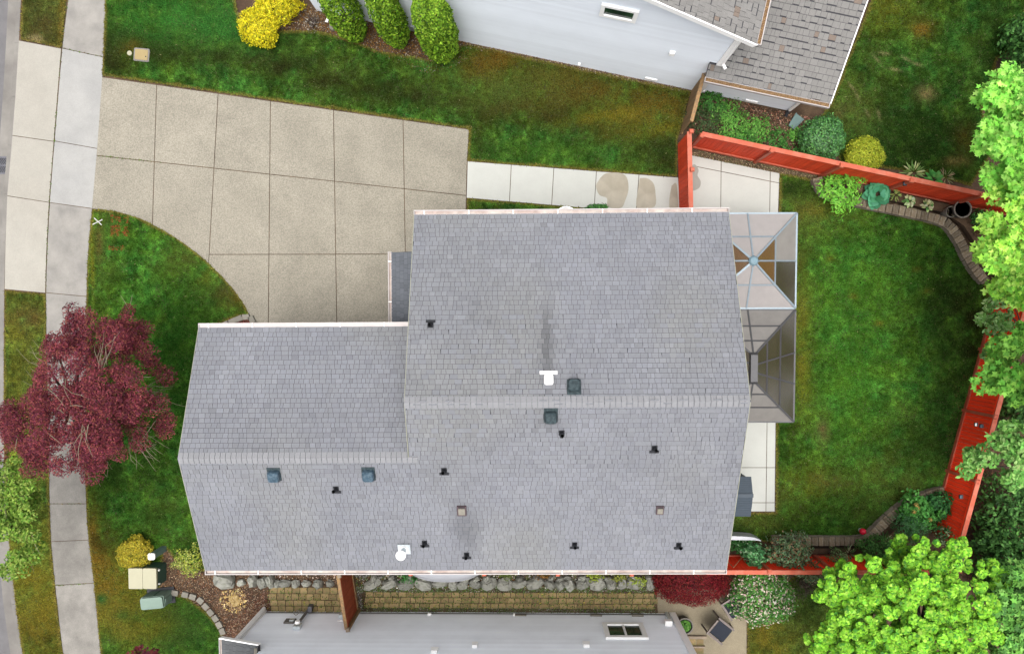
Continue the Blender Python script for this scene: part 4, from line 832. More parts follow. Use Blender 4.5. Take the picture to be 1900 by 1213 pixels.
gf = thing('fence', 'short red fence panel between the white path and the patio', 'fence', P(1258, 330)); GA, GB = P(1258, 268), P(1261, 400)
fence(gf, GB, GA, FH, 'red', 'redtop', -1, posts=(False, True), post_step=1.25)
wf = thing('fence', 'weathered brown wooden fence between the white house and the red corner', 'fence', P(1273, 210)); WA, WB = P(1262, 250), P(1283.5, 168)
fence(wf, WA, WB, FH, 'wood', 'wood', -1, posts=(False, True), capw=.12, capmt2='woodgrey')
bf = thing('fence', 'brown red gate panel between the stone border and the grey sided wall', 'fence', P(660, 1108)); BA, BB = (-6.37, -8.75), (-6.10, -10.62)
fence(bf, BA, BB, FH, 'redbrown', 'wood', 1, posts=(True, True), capw=.11, capmt2='woodgrey')
# little solar lamps on the fence posts
for (px, py, lb) in [(1811, 787, 'small white and black lamp on the east red fence face'), (1821, 790, 'small black lamp on the outer side of the east red fence'), (1783, 921, 'small black lamp on the east fence post by the stone wall'), (1679, 341, 'small dark lantern hanging on the north red fence')]:
    z = 1.83 if px != 1811 else 1.5
    if px == 1679: z = 1.45
    c = P(px, py, z); o = thing('fence_lamp', lb, 'lamp', (c[0], c[1], z-.06)); MB().box(c, (.11, .13, .07)).build('lamp_housing', 'black', o); MB().box(c+np.array([-.03, 0, .04]), (.06, .10, .012)).build('lamp_lens', 'white' if px == 1811 else 'bluevent', o)
# white V-shaped trellis wire by the house corner
o = thing('trellis', 'thin pale V shaped trellis on the red fence by the house corner', 'trellis', (P(1362, 1035)[0], sfy+.1, 0))
for a, b in [((1349, 1040), (1361, 1052)), ((1361, 1052), (1377, 1033))]:
    A_, B2 = PL(*a, (0, sfy+.16, 0), (0, 1, 0)), PL(*b, (0, sfy+.16, 0), (0, 1, 0)); MB().tube([A_, B2], .012, 5).build('wire', 'wood', o)

# ================================================================== GAZEBOS
def gazebo(label, xE, yN, yS, hub, zE, zH, ridge, fm, pmt, hubmt, posts=True, nrow=2, name='gazebo'):
    """ridge: half length of the top along y (0 = pyramid); nrow horizontal divisions"""
    xW = 2*hub[0]-xE; o = thing(name, label, 'gazebo', (hub[0], hub[1], 0), group='hardtop gazebos behind the house')
    top = [np.array([hub[0], hub[1]+ridge, zH]), np.array([hub[0], hub[1]-ridge, zH])]
    c = dict(NE=np.array([xE, yN, zE]), NW=np.array([xW, yN, zE]), SE=np.array([xE, yS, zE]), SW=np.array([xW, yS, zE]))
    faces = {'N': (c['NW'], c['NE'], top[0], top[0]), 'S': (c['SE'], c['SW'], top[1], top[1]), 'E': (c['NE'], c['SE'], top[1], top[0]), 'W': (c['SW'], c['NW'], top[0], top[1])}
    bars = MB(); lv = [0, .5, 1] if nrow == 2 else [0, .36, .68, 1]
    for k, (a, b, t1, t0) in faces.items():
        L_ = lambda p, q, t: p+(q-p)*t
        cols = [0, .5, 1] if ridge == 0 or k in 'NS' else [0, .38, .66, 1]
        for i in range(len(lv)-1):
            for j in range(len(cols)-1):
                q = [L_(L_(a, t0, lv[i]), L_(b, t1, lv[i]), cols[j]), L_(L_(a, t0, lv[i]), L_(b, t1, lv[i]), cols[j+1]), L_(L_(a, t0, lv[i+1]), L_(b, t1, lv[i+1]), cols[j+1]), L_(L_(a, t0, lv[i+1]), L_(b, t1, lv[i+1]), cols[j])]
                if np.linalg.norm(q[2]-q[3]) < .03: q = q[:3]
                ce = sum(q)/len(q); q = [ce+(p-ce)*.985 for p in q]; n = np.cross(q[1]-q[0], q[2]-q[0]); n /= np.linalg.norm(n); n = n if n[2] > 0 else -n
                n2 = len(q); v = [p+n*.004 for p in q]+[p-n*.004 for p in q]
                MB().add(v, [tuple(range(n2)), tuple(range(2*n2-1, n2-1, -1))]+[(i2, n2+i2, n2+(i2+1) % n2, (i2+1) % n2) for i2 in range(n2)]).build('roof_panel', ('panel_skytint' if ridge == 0 else 'panel_grey') if k in 'NS' else ('panel_grey' if ridge == 0 and k == 'E' and i == 0 and j == 0 else 'panel_smoke' if ridge == 0 and k == 'E' and i == 0 else pmt), o)  # panel copies by facing: reflected sky and trees painted into the colour
        n = np.cross(b-a, t0-a); n /= np.linalg.norm(n); n = n if n[2] > 0 else -n
        for t in lv[1:-1]:
            mm = MB(); bar(mm, L_(a, t0, t)+n*.01, L_(b, t1, t)+n*.01, .045, .03, n); mm.build('purlin', fm, o)
        for s in cols[1:-1]:
            mm = MB(); bar(mm, L_(a, b, s)+n*.012, L_(t0, t1, s)+n*.012, .05, .03, n); mm.build('rafter', fm, o)
    for kk, t in (('NE', 0), ('NW', 0), ('SE', 1), ('SW', 1)): mm = MB(); bar(mm, c[kk]+np.array([0, 0, .02]), top[t]+np.array([0, 0, .02]), .06, .045); mm.build('hip_bar', fm, o)
    for a, b in (('NW', 'NE'), ('NE', 'SE'), ('SE', 'SW'), ('SW', 'NW')): mm = MB(); bar(mm, c[a]-np.array([0, 0, .03]), c[b]-np.array([0, 0, .03]), .06, .09); mm.build('eave_beam', fm, o)
    if ridge == 0: MB().lathe((hub[0], hub[1], zH), [(.16, -.03), (.165, .03), (.12, .09), (.03, .12)], 8).build('hub_cap', hubmt, o)
    else: MB().box((hub[0], hub[1], zH+.05), (.26, 2*ridge+.22, .10), taper=.85).build('hub_cap', hubmt, o)
    for kk in c:
        p = c[kk]; q = np.array([hub[0], hub[1], 0]); dv = (q-p)*np.array([1, 1, 0]); p2 = p+dv/np.linalg.norm(dv)*.28
        MB().box((p2[0], p2[1], zE/2-.03), (.09, .09, zE-.10)).build('post', fm, o)
    return o
ze = 2.25; hub = P(1398, 484, 2.95)
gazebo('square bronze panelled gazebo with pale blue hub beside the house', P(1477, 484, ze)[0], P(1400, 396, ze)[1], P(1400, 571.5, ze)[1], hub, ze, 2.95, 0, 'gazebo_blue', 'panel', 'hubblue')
h1, h2 = P(1398, 660, 2.95), P(1398, 706, 2.95)
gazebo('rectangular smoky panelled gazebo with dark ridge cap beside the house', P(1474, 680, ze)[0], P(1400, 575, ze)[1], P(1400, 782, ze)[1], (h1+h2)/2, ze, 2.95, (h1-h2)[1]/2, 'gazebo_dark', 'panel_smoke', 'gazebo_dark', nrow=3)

# grey resin shed against the back wall
a = P(1394, 884, 2.0); b = P(1391, 958, 2.0); rz_ = P(1395.5, 919, 2.22); xw = XR-.26; o = thing('storage_shed', 'small grey gabled storage shed against the back house wall', 'shed', ((a[0]+xw)/2, (a[1]+b[1])/2, .0)); cxs = (a[0]+xw)/2; dxs = a[0]-xw
MB().box((cxs-.03, (a[1]+b[1])/2, .97), (dxs-.12, a[1]-b[1]-.12, 1.94)).build('shed_body', 'shedgrey', o)
for (y0, y1) in ((a[1], rz_[1]), (b[1], rz_[1])):
    v = [(xw, y0, 1.98), (a[0], y0, 1.98), (a[0], y1, 2.22), (xw, y1, 2.22)]; nn = np.cross(np.array(v[1])-v[0], np.array(v[2])-v[0]); nn = nn/np.linalg.norm(nn)*np.sign(nn[2]); p_ = slabpoly(o, 'shed_roof', v, nn, .04, 'shedgrey')
    for k in range(9):
        t = (k+.5)/9; mm = MB(); q0 = np.array([xw, y0+(y1-y0)*t, 1.98+.24*t]); q1 = q0+np.array([dxs, 0, 0]); bar(mm, q0+nn*.004, q1+nn*.004, .03, .012, nn); mm.build('roof_rib', 'shedgrey', p_)
MB().box((cxs, rz_[1], 2.225), (dxs+.02, .12, .03)).build('shed_ridge', 'shedgrey', o); MB().box((a[0]-.085, (a[1]+b[1])/2, .95), (.02, .9, 1.7)).build('shed_door', 'shedgrey', o)

# ================================================================== STONE WALLS, ROCKS, PAVERS
stone_me = []
for k in range(6):
    q = MB(); q.box((0, 0, .5), (1, 1, 1)); vv = np.array(q.v); top = vv[:, 2] > .5; vv[:, :2] *= 1+rng.uniform(-.09, .04, (8, 2)); vv[top, :2] *= .95; vv[top, 2] += rng.uniform(-.08, .05, top.sum()); q.v = [tuple(p) for p in vv]
    me = q.mesh('stone'); me.materials.append(M['stone']); stone_me.append(me)
cap_me = []
for me in stone_me: m2 = me.copy(); m2.materials.clear(); m2.materials.append(M['stonecap']); cap_me.append(m2)
def stonewall(label, pts, width=.34, courses=3, ch=.115, z_px=.42):
    ln = [P(x, y, z_px)[:2] for x, y in pts]; ln = smooth(ln, 8); seg = [np.linalg.norm(ln[i+1]-ln[i]) for i in range(len(ln)-1)]; S = np.concatenate([[0], np.cumsum(seg)]); T = S[-1]; ln = np.array(ln)
    at = lambda s: np.array([np.interp(s, S, ln[:, 0]), np.interp(s, S, ln[:, 1])])
    c = at(T/2); root = thing('stone_wall', label, 'wall', (c[0], c[1], 0))
    for r in range(courses):
        last = r == courses-1; s = -random.uniform(0, .1)
        while s < T:
            w_ = random.uniform(.13, .26) if last else random.uniform(.18, .36); a = max(s, 0); b = min(s+w_, T)
            if b-a > .05:
                p = at((a+b)/2); d = at(min(b+.02, T))-at(max(a-.02, 0)); d /= np.linalg.norm(d); n = np.array([-d[1], d[0]])
                wd = width*(random.uniform(.93, 1.05) if last else random.uniform(.9, 1.0)); hh = ch*(.6 if last else random.uniform(.94, 1.0))
                R = np.column_stack([(*d, 0), (*n, 0), (0, 0, 1)]) @ np.diag([b-a-.012, wd, hh]); off = 0 if last else .045
                place('stone', random.choice(cap_me if last else stone_me), root, mw_of(R, (p[0]-n[0]*off*0, p[1]-n[1]*off*0, r*ch)))
            s += w_
    return root
stonewall('curved stone wall of the raised bed along the north red fence', [(1519, 328), (1524, 344), (1538, 358), (1565, 366), (1620, 379), (1690, 393), (1745, 406), (1768, 420), (1786, 446), (1804, 482), (1822, 508), (1834, 522)])
stonewall('curved stone wall of the raised bed in the lower right corner', [(1436, 1005), (1500, 1006), (1560, 1006), (1606, 1004), (1628, 988), (1655, 962), (1690, 937), (1725, 922), (1757, 913)])
# raised bed soil behind them
bs = MB(); bs.prism(poly([(1527, 330), (1545, 352), (1620, 368), (1745, 396), (1780, 420), (1800, 450), (1838, 510), (1872, 500), (1882, 412)]), .0, .27); tag(bs.build('garden_bed', 'soil'), kind='structure')
bs = MB(); bs.prism(poly([(1445, 1014), (1606, 1012), (1640, 990), (1700, 945), (1755, 922), (1742, 950), (1726, 1022), (1445, 1024)]), .0, .27); tag(bs.build('garden_bed', 'soil'), kind='structure')
rock_me = []
for k in range(8):
    bm_ = MB(); n1, n2 = 9, 6; sd = rng.uniform(-.14, .14, (n2+1, n1, 3)); v = []
    for i in range(n2+1):
        for j in range(n1):
            ph = math.pi*i/n2; t = 2*math.pi*j/n1; r = np.array([math.sin(ph)*math.cos(t), math.sin(ph)*math.sin(t), math.cos(ph)]); r = np.sign(r)*np.abs(r)**.72*.5; v.append(tuple(r+(sd[i, j]*.8 if 0 < i < n2 else 0)))
    f = [(i*n1+j, (i+1)*n1+j, (i+1)*n1+(j+1) % n1, i*n1+(j+1) % n1) for i in range(n2) for j in range(n1)]
    me = bm_.add(v, f).mesh('rock'); me.materials.append(M['rock']); rock_me.append(me)
def rock(root, px, py, w_, d_, h_, a=None):
    p = P(px, py, h_*.5); s = 27/F*.98; R = rotz(random.uniform(-.5, .5) if a is None else a) @ np.diag([w_*s, d_*s, h_*1.15]); place('rock', random.choice(rock_me), root, mw_of(R, (p[0], p[1], h_*.42)))
rk = thing('rock_border', 'row of grey rocks between the grey house and the paver path', 'rock border', P(900, 1080))
for q in [(416, 1078, 40, 26, .5, -.3), (447, 1080, 18, 12, .2), (469, 1078, 16, 28, .45, .1), (486, 1081, 20, 22, .3), (502, 1078, 13, 24, .4), (514, 1083, 14, 14, .25), (528, 1083, 26, 16, .25), (548, 1083, 16, 14, .25), (568, 1083, 18, 14, .25), (590, 1084, 18, 20, .3, .6), (612, 1083, 16, 14, .25)]: rock(rk, *q)
x = 672
while x < 1214:
    w_ = random.uniform(15, 36); rock(rk, x+w_/2, 1083+random.uniform(-2, 2), w_*1.05, random.uniform(15, 22), random.uniform(.28, .45))
    if random.random() < .9: rock(rk, x+w_/2+random.uniform(-6, 6), 1071+random.uniform(-2, 3), random.uniform(10, 20), random.uniform(7, 12), random.uniform(.25, .4))
    x += w_
for q in [(678, 1066, 13, 7), (695, 1066, 12, 7), (708, 1066, 14, 6), (1050, 1080, 14, 14), (840, 1071, 9, 8), (868, 1071, 8, 8)]: rock(rk, *q, .5, .1)
def pavers(name, rows, x0, x1, ys, wr, label=None):
    root = thing(name, None, None, P((x0+x1)/2, (ys[0]+ys[-1])/2), kind='structure'); me = {}
    for r in range(rows):
        ya, yb = P(900, ys[r])[1], P(900, ys[r+1])[1]; xa, xb = P(x0, ys[r])[0], P(x1, ys[r])[0]; x = xa+random.uniform(0, .15)
        while x < xb-.1:
            w_ = random.choice(wr); k = round(w_, 2)
            if (r, k) not in me:
                q = MB(); pg = rrect(0, 0, w_-.024, abs(ya-yb)-.024, .02); q.prism(pg, -.03, .022); me[(r, k)] = q.mesh('paver'); me[(r, k)].materials.append(M['paver'])
            place('paver', me[(r, k)], root, mw_of(rotz(random.uniform(-.02, .02)), (x+w_/2, (ya+yb)/2+random.uniform(-.005, .005), random.uniform(-.006, .008)))); x += w_
    return root
pavers('paver_path', 3, 672, 1217, [1098, 1108, 1118.5, 1128], (.19, .28, .28, .37))
pavers('paver_path', 4, 497, 640, [1090, 1102, 1114, 1125, 1137], (.27, .27, .30))
pavers('paver_path', 3, 1255, 1300, [1182, 1196, 1210, 1226], (.28, .42))
eg = thing('stone_edging', 'curved row of pale concrete edging blocks by the mulch bed', 'edging', P(370, 1110))
for (px, py, a) in [(324, 1100, -.15), (343, 1103, -.2), (357, 1107, -.3), (371, 1114, -.7), (381, 1125, -.85), (390, 1136, -.9), (399, 1147, -1.0), (406, 1159, -1.1), (412, 1171, -1.2)]:
    p = P(px, py, .1); MB().prism(rrect(p[0], p[1], .235, .20, .025, a), 0, .11).build('block', 'edging', eg)
eg = thing('stone_edging', 'short arc of tan edging stones at the driveway corner', 'edging', P(445, 592))
for (px, py, a, w_) in [(417, 602, .45, .26), (431, 596, .45, .26), (443, 591, .4, .26), (456, 588, .05, .25), (467, 593, -1.1, .26), (474, 606, -1.2, .26)]:
    p = P(px, py, .1); MB().prism(rrect(p[0], p[1], w_, .19, .02, a), 0, .12).build('block', 'edging', eg)
p = P(436, 1113); q = MB().lathe(p, [(.24, 0), (.21, .05), (.16, .10), (.08, .13), (.02, .12)], 14); vv = np.array(q.v); vv[:, :2] += rng.normal(0, .03, (len(vv), 2)); vv[:, 2] = np.maximum(0, vv[:, 2]*.6+rng.normal(0, .015, len(vv))); q.v = [tuple(t) for t in vv]
tag(q.build('tree_stump', 'stump'), 'freshly ground pale yellow tree stump in the mulch bed', 'stump')

# ================================================================== UTILITY BOXES
p = P(264, 1073, .8); o = thing('utility_cabinet', 'cream topped utility cabinet with dark green sides below the gold shrub', 'utility box', (p[0], p[1], 0))
MB().prism(rrect(p[0]+.03, p[1]+.0, .92, .70, .05), 0, .70).build('cabinet_body', 'green_dark', o)
for s, w_ in ((-.245, .50), (.26, .49)): MB().prism(rrect(p[0]+s, p[1], w_, .74, .05 if s > 0 else .015), .70, .80).build('cabinet_lid', 'cream', o)
for dy in (.25, -.25): MB().box((p[0]+.51, p[1]+dy, .6), (.04, .05, .08)).build('latch', 'white', o)
p = P(281, 1119, .75); o = thing('transformer', 'mint green pad transformer box on the grass below the cream cabinet', 'utility box', (p[0], p[1], 0)); ang = .10
MB().prism(rrect(p[0], p[1], .84, .44, .06, ang), .06, .66).build('transformer_body', 'mint', o); MB().prism(rrect(p[0], p[1], .80, .41, .07, ang), .655, .75).build('transformer_lid', 'mint', o); MB().prism(rrect(p[0]+.02, p[1]+.02, 1.0, .60, .03, ang), 0, .065).build('pad', 'black', o); MB().box((p[0], p[1]+.225, .34), (.02, .02, .5)).build('door_seam', 'green_dark', o); MB().box((p[0]+.435, p[1], .36), (.02, .22, .44)).build('side_door', 'mint', o)
p = P(281, 1032, .95); o = thing('utility_pedestal', 'slim teal utility post with white cap beside the gold shrub', 'utility post', (p[0], p[1], 0)); MB().prism(rrect(p[0], p[1], .20, .20, .03), 0, .90).build('post_body', 'teal', o); MB().prism(rrect(p[0], p[1], .23, .22, .04), .89, .97).build('post_cap', 'white', o)
# ornate grey slab in neighbour's bed
p = P(1475, 227); o = thing('splash_block', 'grey splash block lying in the mulch under the neighbour downspout', 'splash block', p, .9); RR = rotz(.9)
q = MB(); q.add([p+RR @ np.array(t) for t in [(-.25, -.12, 0), (.25, -.18, 0), (.25, .18, 0), (-.25, .12, 0), (-.25, -.12, .09), (.25, -.18, .05), (.25, .18, .05), (-.25, .12, .09)]], [(3, 2, 1, 0), (4, 5, 6, 7), (0, 1, 5, 4), (1, 2, 6, 5), (2, 3, 7, 6), (3, 0, 4, 7)]); q.build('tray', 'teal', o); 
for s in (-1, 1): qq = MB(); bar(qq, p+RR @ np.array([-.25, s*.11, .09]), p+RR @ np.array([.25, s*.17, .05]), .03, .05); qq.build('tray_rim', 'teal', o)

# white hulls: upturned boat by the south fence, another at the back corner
def hull(label, c, L, B_, H_, ang, roll=0., name='boat'):
    o = thing(name, label, 'boat', (c[0], c[1], 0), ang); m = MB(); n1, n2 = 25, 9; v = []
    for i in range(n1):
        t = -1+2*i/(n1-1); wv = (1-abs(t)**2.4)**.8*B_/2+.004
        for j in range(n2):
            s = -1+2*j/(n2-1); y = wv*s; z = H_*(1-abs(s)**2.2)*(1-.25*t*t)
            p = rotz(ang) @ np.array([t*L/2, y*math.cos(roll)-z*math.sin(roll), y*math.sin(roll)+z*math.cos(roll)]); v.append(p+np.array(c))
    f = [(i*n2+j, (i+1)*n2+j, (i+1)*n2+j+1, i*n2+j+1) for i in range(n1-1) for j in range(n2-1)]
    b = m.add(v, f).build('hull', 'whitehull', o, smooth=True); g2 = MB()
    for j in (0, n2-1): g2.tube([v[i*n2+j] for i in range(n1)], .010, 6)
    g2.build('gunwale', 'whitehull', b)
    return o
zc = .75; c = P(826, 1052, zc); hull('white upturned boat hull leaning beside the south red fence', (c[0], c[1]-.09, zc), 2.75, .86, .28, .0, 0)
# curved white panel sticking out at the back corner
q = MB(); cv = [(1335, 993), (1357, 994), (1382, 995), (1400, 997), (1412, 1002)]; ln = [P(x, y, .9) for x, y in cv]; ln = [np.array([*t[:2], 0]) for t in smooth([p[:2] for p in ln], 4)]; nn = len(ln); v = [p+np.array([0, 0, z]) for z in (.35, .9) for p in ln]+[p+np.array([0, -.14*(1-(i/nn)**3), z]) for z in (.35, .9) for i, p in enumerate(ln)]
f = [(i, i+1, nn+i+1, nn+i) for i in range(nn-1)]+[(nn+i, nn+i+1, 3*nn+i+1, 3*nn+i) for i in range(nn-1)]+[(2*nn+i+1, 2*nn+i, 3*nn+i, 3*nn+i+1) for i in range(nn-1)]
tag(q.add(v, f).build('boat', 'whitehull'), 'pale curved hull end poking out at the back house corner', 'boat')
c = P(1049, 397); o = thing('planter', 'white round planter half hidden under the north gutter', 'planter', (c[0], c[1]-.22, 0)); MB().lathe((c[0], c[1]-.22, 0), [(.27, 0), (.36, .30), (.40, .46), (.42, .50), (.38, .50), (.34, .42), (.02, .40)], 24).build('bowl', 'white', o); MB().lathe((c[0], c[1]-.22, .405), [(.34, 0), (.3, .02), (.02, .04)], 16).build('potting_soil', 'soil', o)

# ================================================================== SOUTH PATIO FURNITURE, POTS
def chair(label, px, py, dirpx):
    p = P(px, py, .4); q = P(px+dirpx[0], py+dirpx[1], .4); a = math.atan2(q[1]-p[1], q[0]-p[0]); o = thing('patio_chair', label, 'chair', (p[0], p[1], 0), a, 'patio chairs on the aggregate patio'); R = rotz(a)
    T = lambda *t: R @ np.array(t)+np.array([p[0], p[1], 0])
    for s in (-1, 1):
        m = MB(); bar(m, T(-.36, s*.33, .62), T(.36, s*.33, .60), .07, .035); m.build('arm_rest', 'chairframe', o)
        m = MB(); bar(m, T(.33, s*.33, .59), T(.36, s*.33, 0), .045, .045, (1, 0, 0)); m.build('leg', 'chairframe', o)
        m = MB(); bar(m, T(-.30, s*.33, .59), T(-.42, s*.33, 0), .045, .045, (1, 0, 0)); m.build('leg', 'chairframe', o)
        m = MB(); bar(m, T(-.22, s*.29, .40), T(-.52, s*.29, 1.02), .04, .04, (1, 0, 0)); m.build('back_post', 'chairframe', o)
    m = MB(); m.box(T(.06, 0, .36), (.62, .60, .05), R); m.build('seat_frame', 'chairframe', o)
    pg = rrect(0, 0, .60, .58, .07); m = MB(); m.prism(pg, 0, .10); v = np.array(m.v); v[:, 2] += np.where(v[:, 2] > .05, .02, 0); m.v = [tuple(T(x+.07, y, z+.385)) for x, y, z in v]; m.build('seat_cushion', 'navy', o); m2 = MB(); m2.tube([T(x+.07, y, .44) for x, y in pg+pg[:1]], .014, 5); m2.build('piping', 'chairpale', o)
    u = np.array([-.3, 0, .62]); u /= np.linalg.norm(u); nb_ = np.array([u[2], 0, -u[0]]); cb = np.array([-.36, 0, .72]); m = MB(); v = []
    pg = rrect(0, 0, .56, .60, .06); m.prism(pg, -.03, .03); m.v = [tuple(T(*(cb+np.array([0, x, 0])+u*y+nb_*z))) for x, y, z in m.v]; m.build('back_sling', 'sling', o)
    m = MB(); bar(m, T(-.515, -.31, 1.02), T(-.515, .31, 1.02), .05, .05); m.build('top_rail', 'chairframe', o)
    return o
chair('patio chair with navy cushion standing clear on the aggregate patio', 1334, 1166, (20, 16)); chair('patio chair with navy cushion partly under the speckled shrub', 1360, 1122, (14, 22))
def pot(label, px, py, r, h, rim=True, fill='soil', zpx=None, mt='terr'):
    c = P(px, py, h); o = thing('plant_pot', label, 'pot', (c[0], c[1], 0)); b = MB().lathe((c[0], c[1], 0), [(r*.68, 0), (r*.85, h*.4), (r*.98, h*.9), (r, h), (r*.86, h), (r*.82, h*.72), (.01, h*.70)], 28).build('pot_body', mt, o)
    MB().lathe((c[0], c[1], h-.02), [(r*.99, 0), (r*1.05, .02), (r*1.04, .045), (r*.90, .045), (r*.88, 0)], 28).build('pot_rim', 'potrim', b)
    MB().lathe((c[0], c[1], h*.72), [(r*.83, 0), (r*.6, .02), (.01, .03)], 20).build('potting_soil', fill, o); return o, c
pot('large dark empty round pot by the north red fence', 1786, 388, .30, .62)
po, pc = pot('dark round pot with green leaves at the grey house corner', 1271, 1161, .29, .5)
o, c = pot('small brown pot holding dry twigs beside the large dark pot', 1765, 393, .19, .5, mt='potrim'); m = MB()
for k in range(16): a = random.uniform(0, 6.28); m.tube([(c[0], c[1], .36), (c[0]+.17*math.cos(a), c[1]+.17*math.sin(a), .55+random.uniform(0, .08))], .008, 4)
m.build('dry_twigs', 'twig', o)
o = thing('garden_step', 'low timber edged step by the small paver terrace', 'step', P(1283, 1180)); MB().box(P(1285, 1181, .06), (1.0, .10, .12)).build('timber', 'woodgrey', o); MB().box(P(1285, 1199, .06), (.9, .06, .10)).build('timber', 'woodgrey', o)
c = P(1600, 985, .45); o = thing('garden_ball', 'shiny red garden ball among the corner bed shrubs', 'ball', (c[0], c[1], .3)); MB().lathe((c[0], c[1], .36), [(.02, 0), (.09, .03), (.12, .12), (.09, .21), (.02, .24)], 16).build('ball', 'redball', o, smooth=True); MB().lathe((c[0], c[1], .27), [(.07, 0), (.05, .10)], 10).build('ball_stand', 'steel', o)

# ================================================================== VEGETATION
def limb(m, a, b, r0, r1, sag=.0, k=6, n=5):
    a, b = np.array(a, float), np.array(b, float); mid = (a+b)/2+np.array([random.uniform(-.15, .15), random.uniform(-.15, .15), random.uniform(.05, .25)])*np.linalg.norm(b-a)*.5
    pts = [(1-t)**2*a+2*t*(1-t)*mid+t*t*b for t in np.linspace(0, 1, n)]; m.tube(pts, np.linspace(r0, r1, n), k, caps=False)
def crown_leaves(cl, nleaf, size, cols, kind, up=.8, wts=None, flat=.75, jit=.15, shell=.55):
    """cl: (n,4) clumps x,y,z,r ; leaves spread over each clump's upper shell"""
    cl = np.array(cl); w_ = cl[:, 3]**2; idx = rng.choice(len(cl), nleaf, p=w_/w_.sum()); d = unit(nleaf); d[:, 2] = np.where(d[:, 2] < -.35, -d[:, 2], d[:, 2])
    rad = cl[idx, 3]*(shell+(1-shell)*rng.random(nleaf)**.5); p = cl[idx, :3]+d*rad[:, None]*np.array([1, 1, flat]); nr = d*.55+np.array([0, 0, up])+rng.normal(0, .36, (nleaf, 3)); nr[:, 2] = np.abs(nr[:, 2])+.05
    tint = 1+rng.normal(0, .10, len(cl)); c = palette(nleaf, cols, wts, jit)*tint[idx][:, None]
    return leaves(p, nr, rng.uniform(*size, nleaf), np.clip(c, .003, .9), kind)
def lobes_to_clumps(lobes, per, r, flat=.7, low=-.1):
    """lobes: (px, py, z, rpx): clumps on upper surface and inside of each flattened sphere"""
    out = []
    for px, py, z, rp in lobes:
        c = P(px, py, z); R = rp*(CH-z)/F; n = max(3, int(per*R*R))
        d = unit(n); d[:, 2] = np.abs(d[:, 2])+low; q = c+d*R*np.array([1, 1, flat])*(rng.random(n)**.4)[:, None]
        for p in q: out.append((*p, random.uniform(*r)))
    return np.array(out)
def tree(name, label, base, cl, nleaf, size, cols, kind, trunk_r, wts=None, group=None, mt='leaf', up=.8, bark='bark', ntwig=0, twigmt='twig', cat='tree', jit=.15, flat=.75, nl=14, shell=.55):
    b = np.array([base[0], base[1], 0.]); t = thing(name, label, cat, b, group=group); zc = cl[:, 2].mean(); top = np.array([cl[:, 0].mean()*.6+b[0]*.4, cl[:, 1].mean()*.6+b[1]*.4, zc*.8])
    m = MB(); fork = b*.6+top*.4; m.tube([b-np.array([0, 0, .05]), b+np.array([.02, .01, .15]), fork, top], [trunk_r*1.35, trunk_r, trunk_r*.8, trunk_r*.45], 10); 
    for k in rng.choice(len(cl), min(nl, len(cl)), replace=False): limb(m, fork*(.5)+top*.5, cl[k, :3], trunk_r*.42, trunk_r*.10)
    m.build('trunk', bark, t)
    V, Fi, C = crown_leaves(cl, nleaf, size, cols, kind, up, wts, flat, jit, shell); npmesh('crown', V, Fi, C, mt, t)
    if ntwig:
        m = MB()
        for k in rng.choice(len(cl), ntwig): limb(m, cl[k, :3], cl[k, :3]+unit(1)[0]*np.array([1, 1, .5])*random.uniform(.4, .9), .012, .004, k=4, n=4)
        tag(m.build('twigs', twigmt, t), kind='stuff')
    return t
def shrub(name, label, px, py, rpx, h, nleaf, size, cols, kind='oval', wts=None, cat='shrub', mt='leaf', lump=.16, rz=None, up=.5, sy=1., zb=0., nstem=7, group=None, jit=.16, zc=None):
    """rounded bush: leaf shell over lumpy ellipsoid with stems"""
    zc = zc if zc is not None else zb+h*.55; c = P(px, py, zc); R = rpx*(CH-zc)/F; t = thing(name, label, cat, (c[0], c[1], zb), group=group)
    d = unit(nleaf); d[:, 2] = np.where(d[:, 2] < -.5, -d[:, 2], d[:, 2]); ph = rng.uniform(0, 6.28, 6); an = np.arctan2(d[:, 1], d[:, 0])
    lump = lump*1.5; k = 1+lump*(np.sin(3*an+ph[0])*.5+np.sin(5*an+ph[1]+3*d[:, 2])*.5+np.sin(9*d[:, 2]*2+ph[2]+2*an)*.4+np.sin(11*an+ph[3]+6*d[:, 2])*.4)
    rad = k*(.62+.40*rng.random(nleaf)**.45); p = np.stack([c[0]+d[:, 0]*rad*R, c[1]+d[:, 1]*rad*R*sy, zb+h*.5+d[:, 2]*rad*h*.5], 1); p[:, 2] = np.maximum(p[:, 2], zb+.03)
    nr = d*.8+np.array([0, 0, up])+rng.normal(0, .35, (nleaf, 3)); V, Fi, C = leaves(p, nr, rng.uniform(*size, nleaf), palette(nleaf, cols, wts, jit), kind)
    m = MB()
    for q in range(nstem): a = random.uniform(0, 6.28); r = random.uniform(.3, .7); limb(m, (c[0]+.06*math.cos(a), c[1]+.06*math.sin(a), zb), (c[0]+R*r*math.cos(a), c[1]+R*r*sy*math.sin(a), zb+h*random.uniform(.45, .8)), .018, .006, k=5)
    m.build('stem', 'twigdark', t); npmesh('foliage', V, Fi, C, mt, t); return t

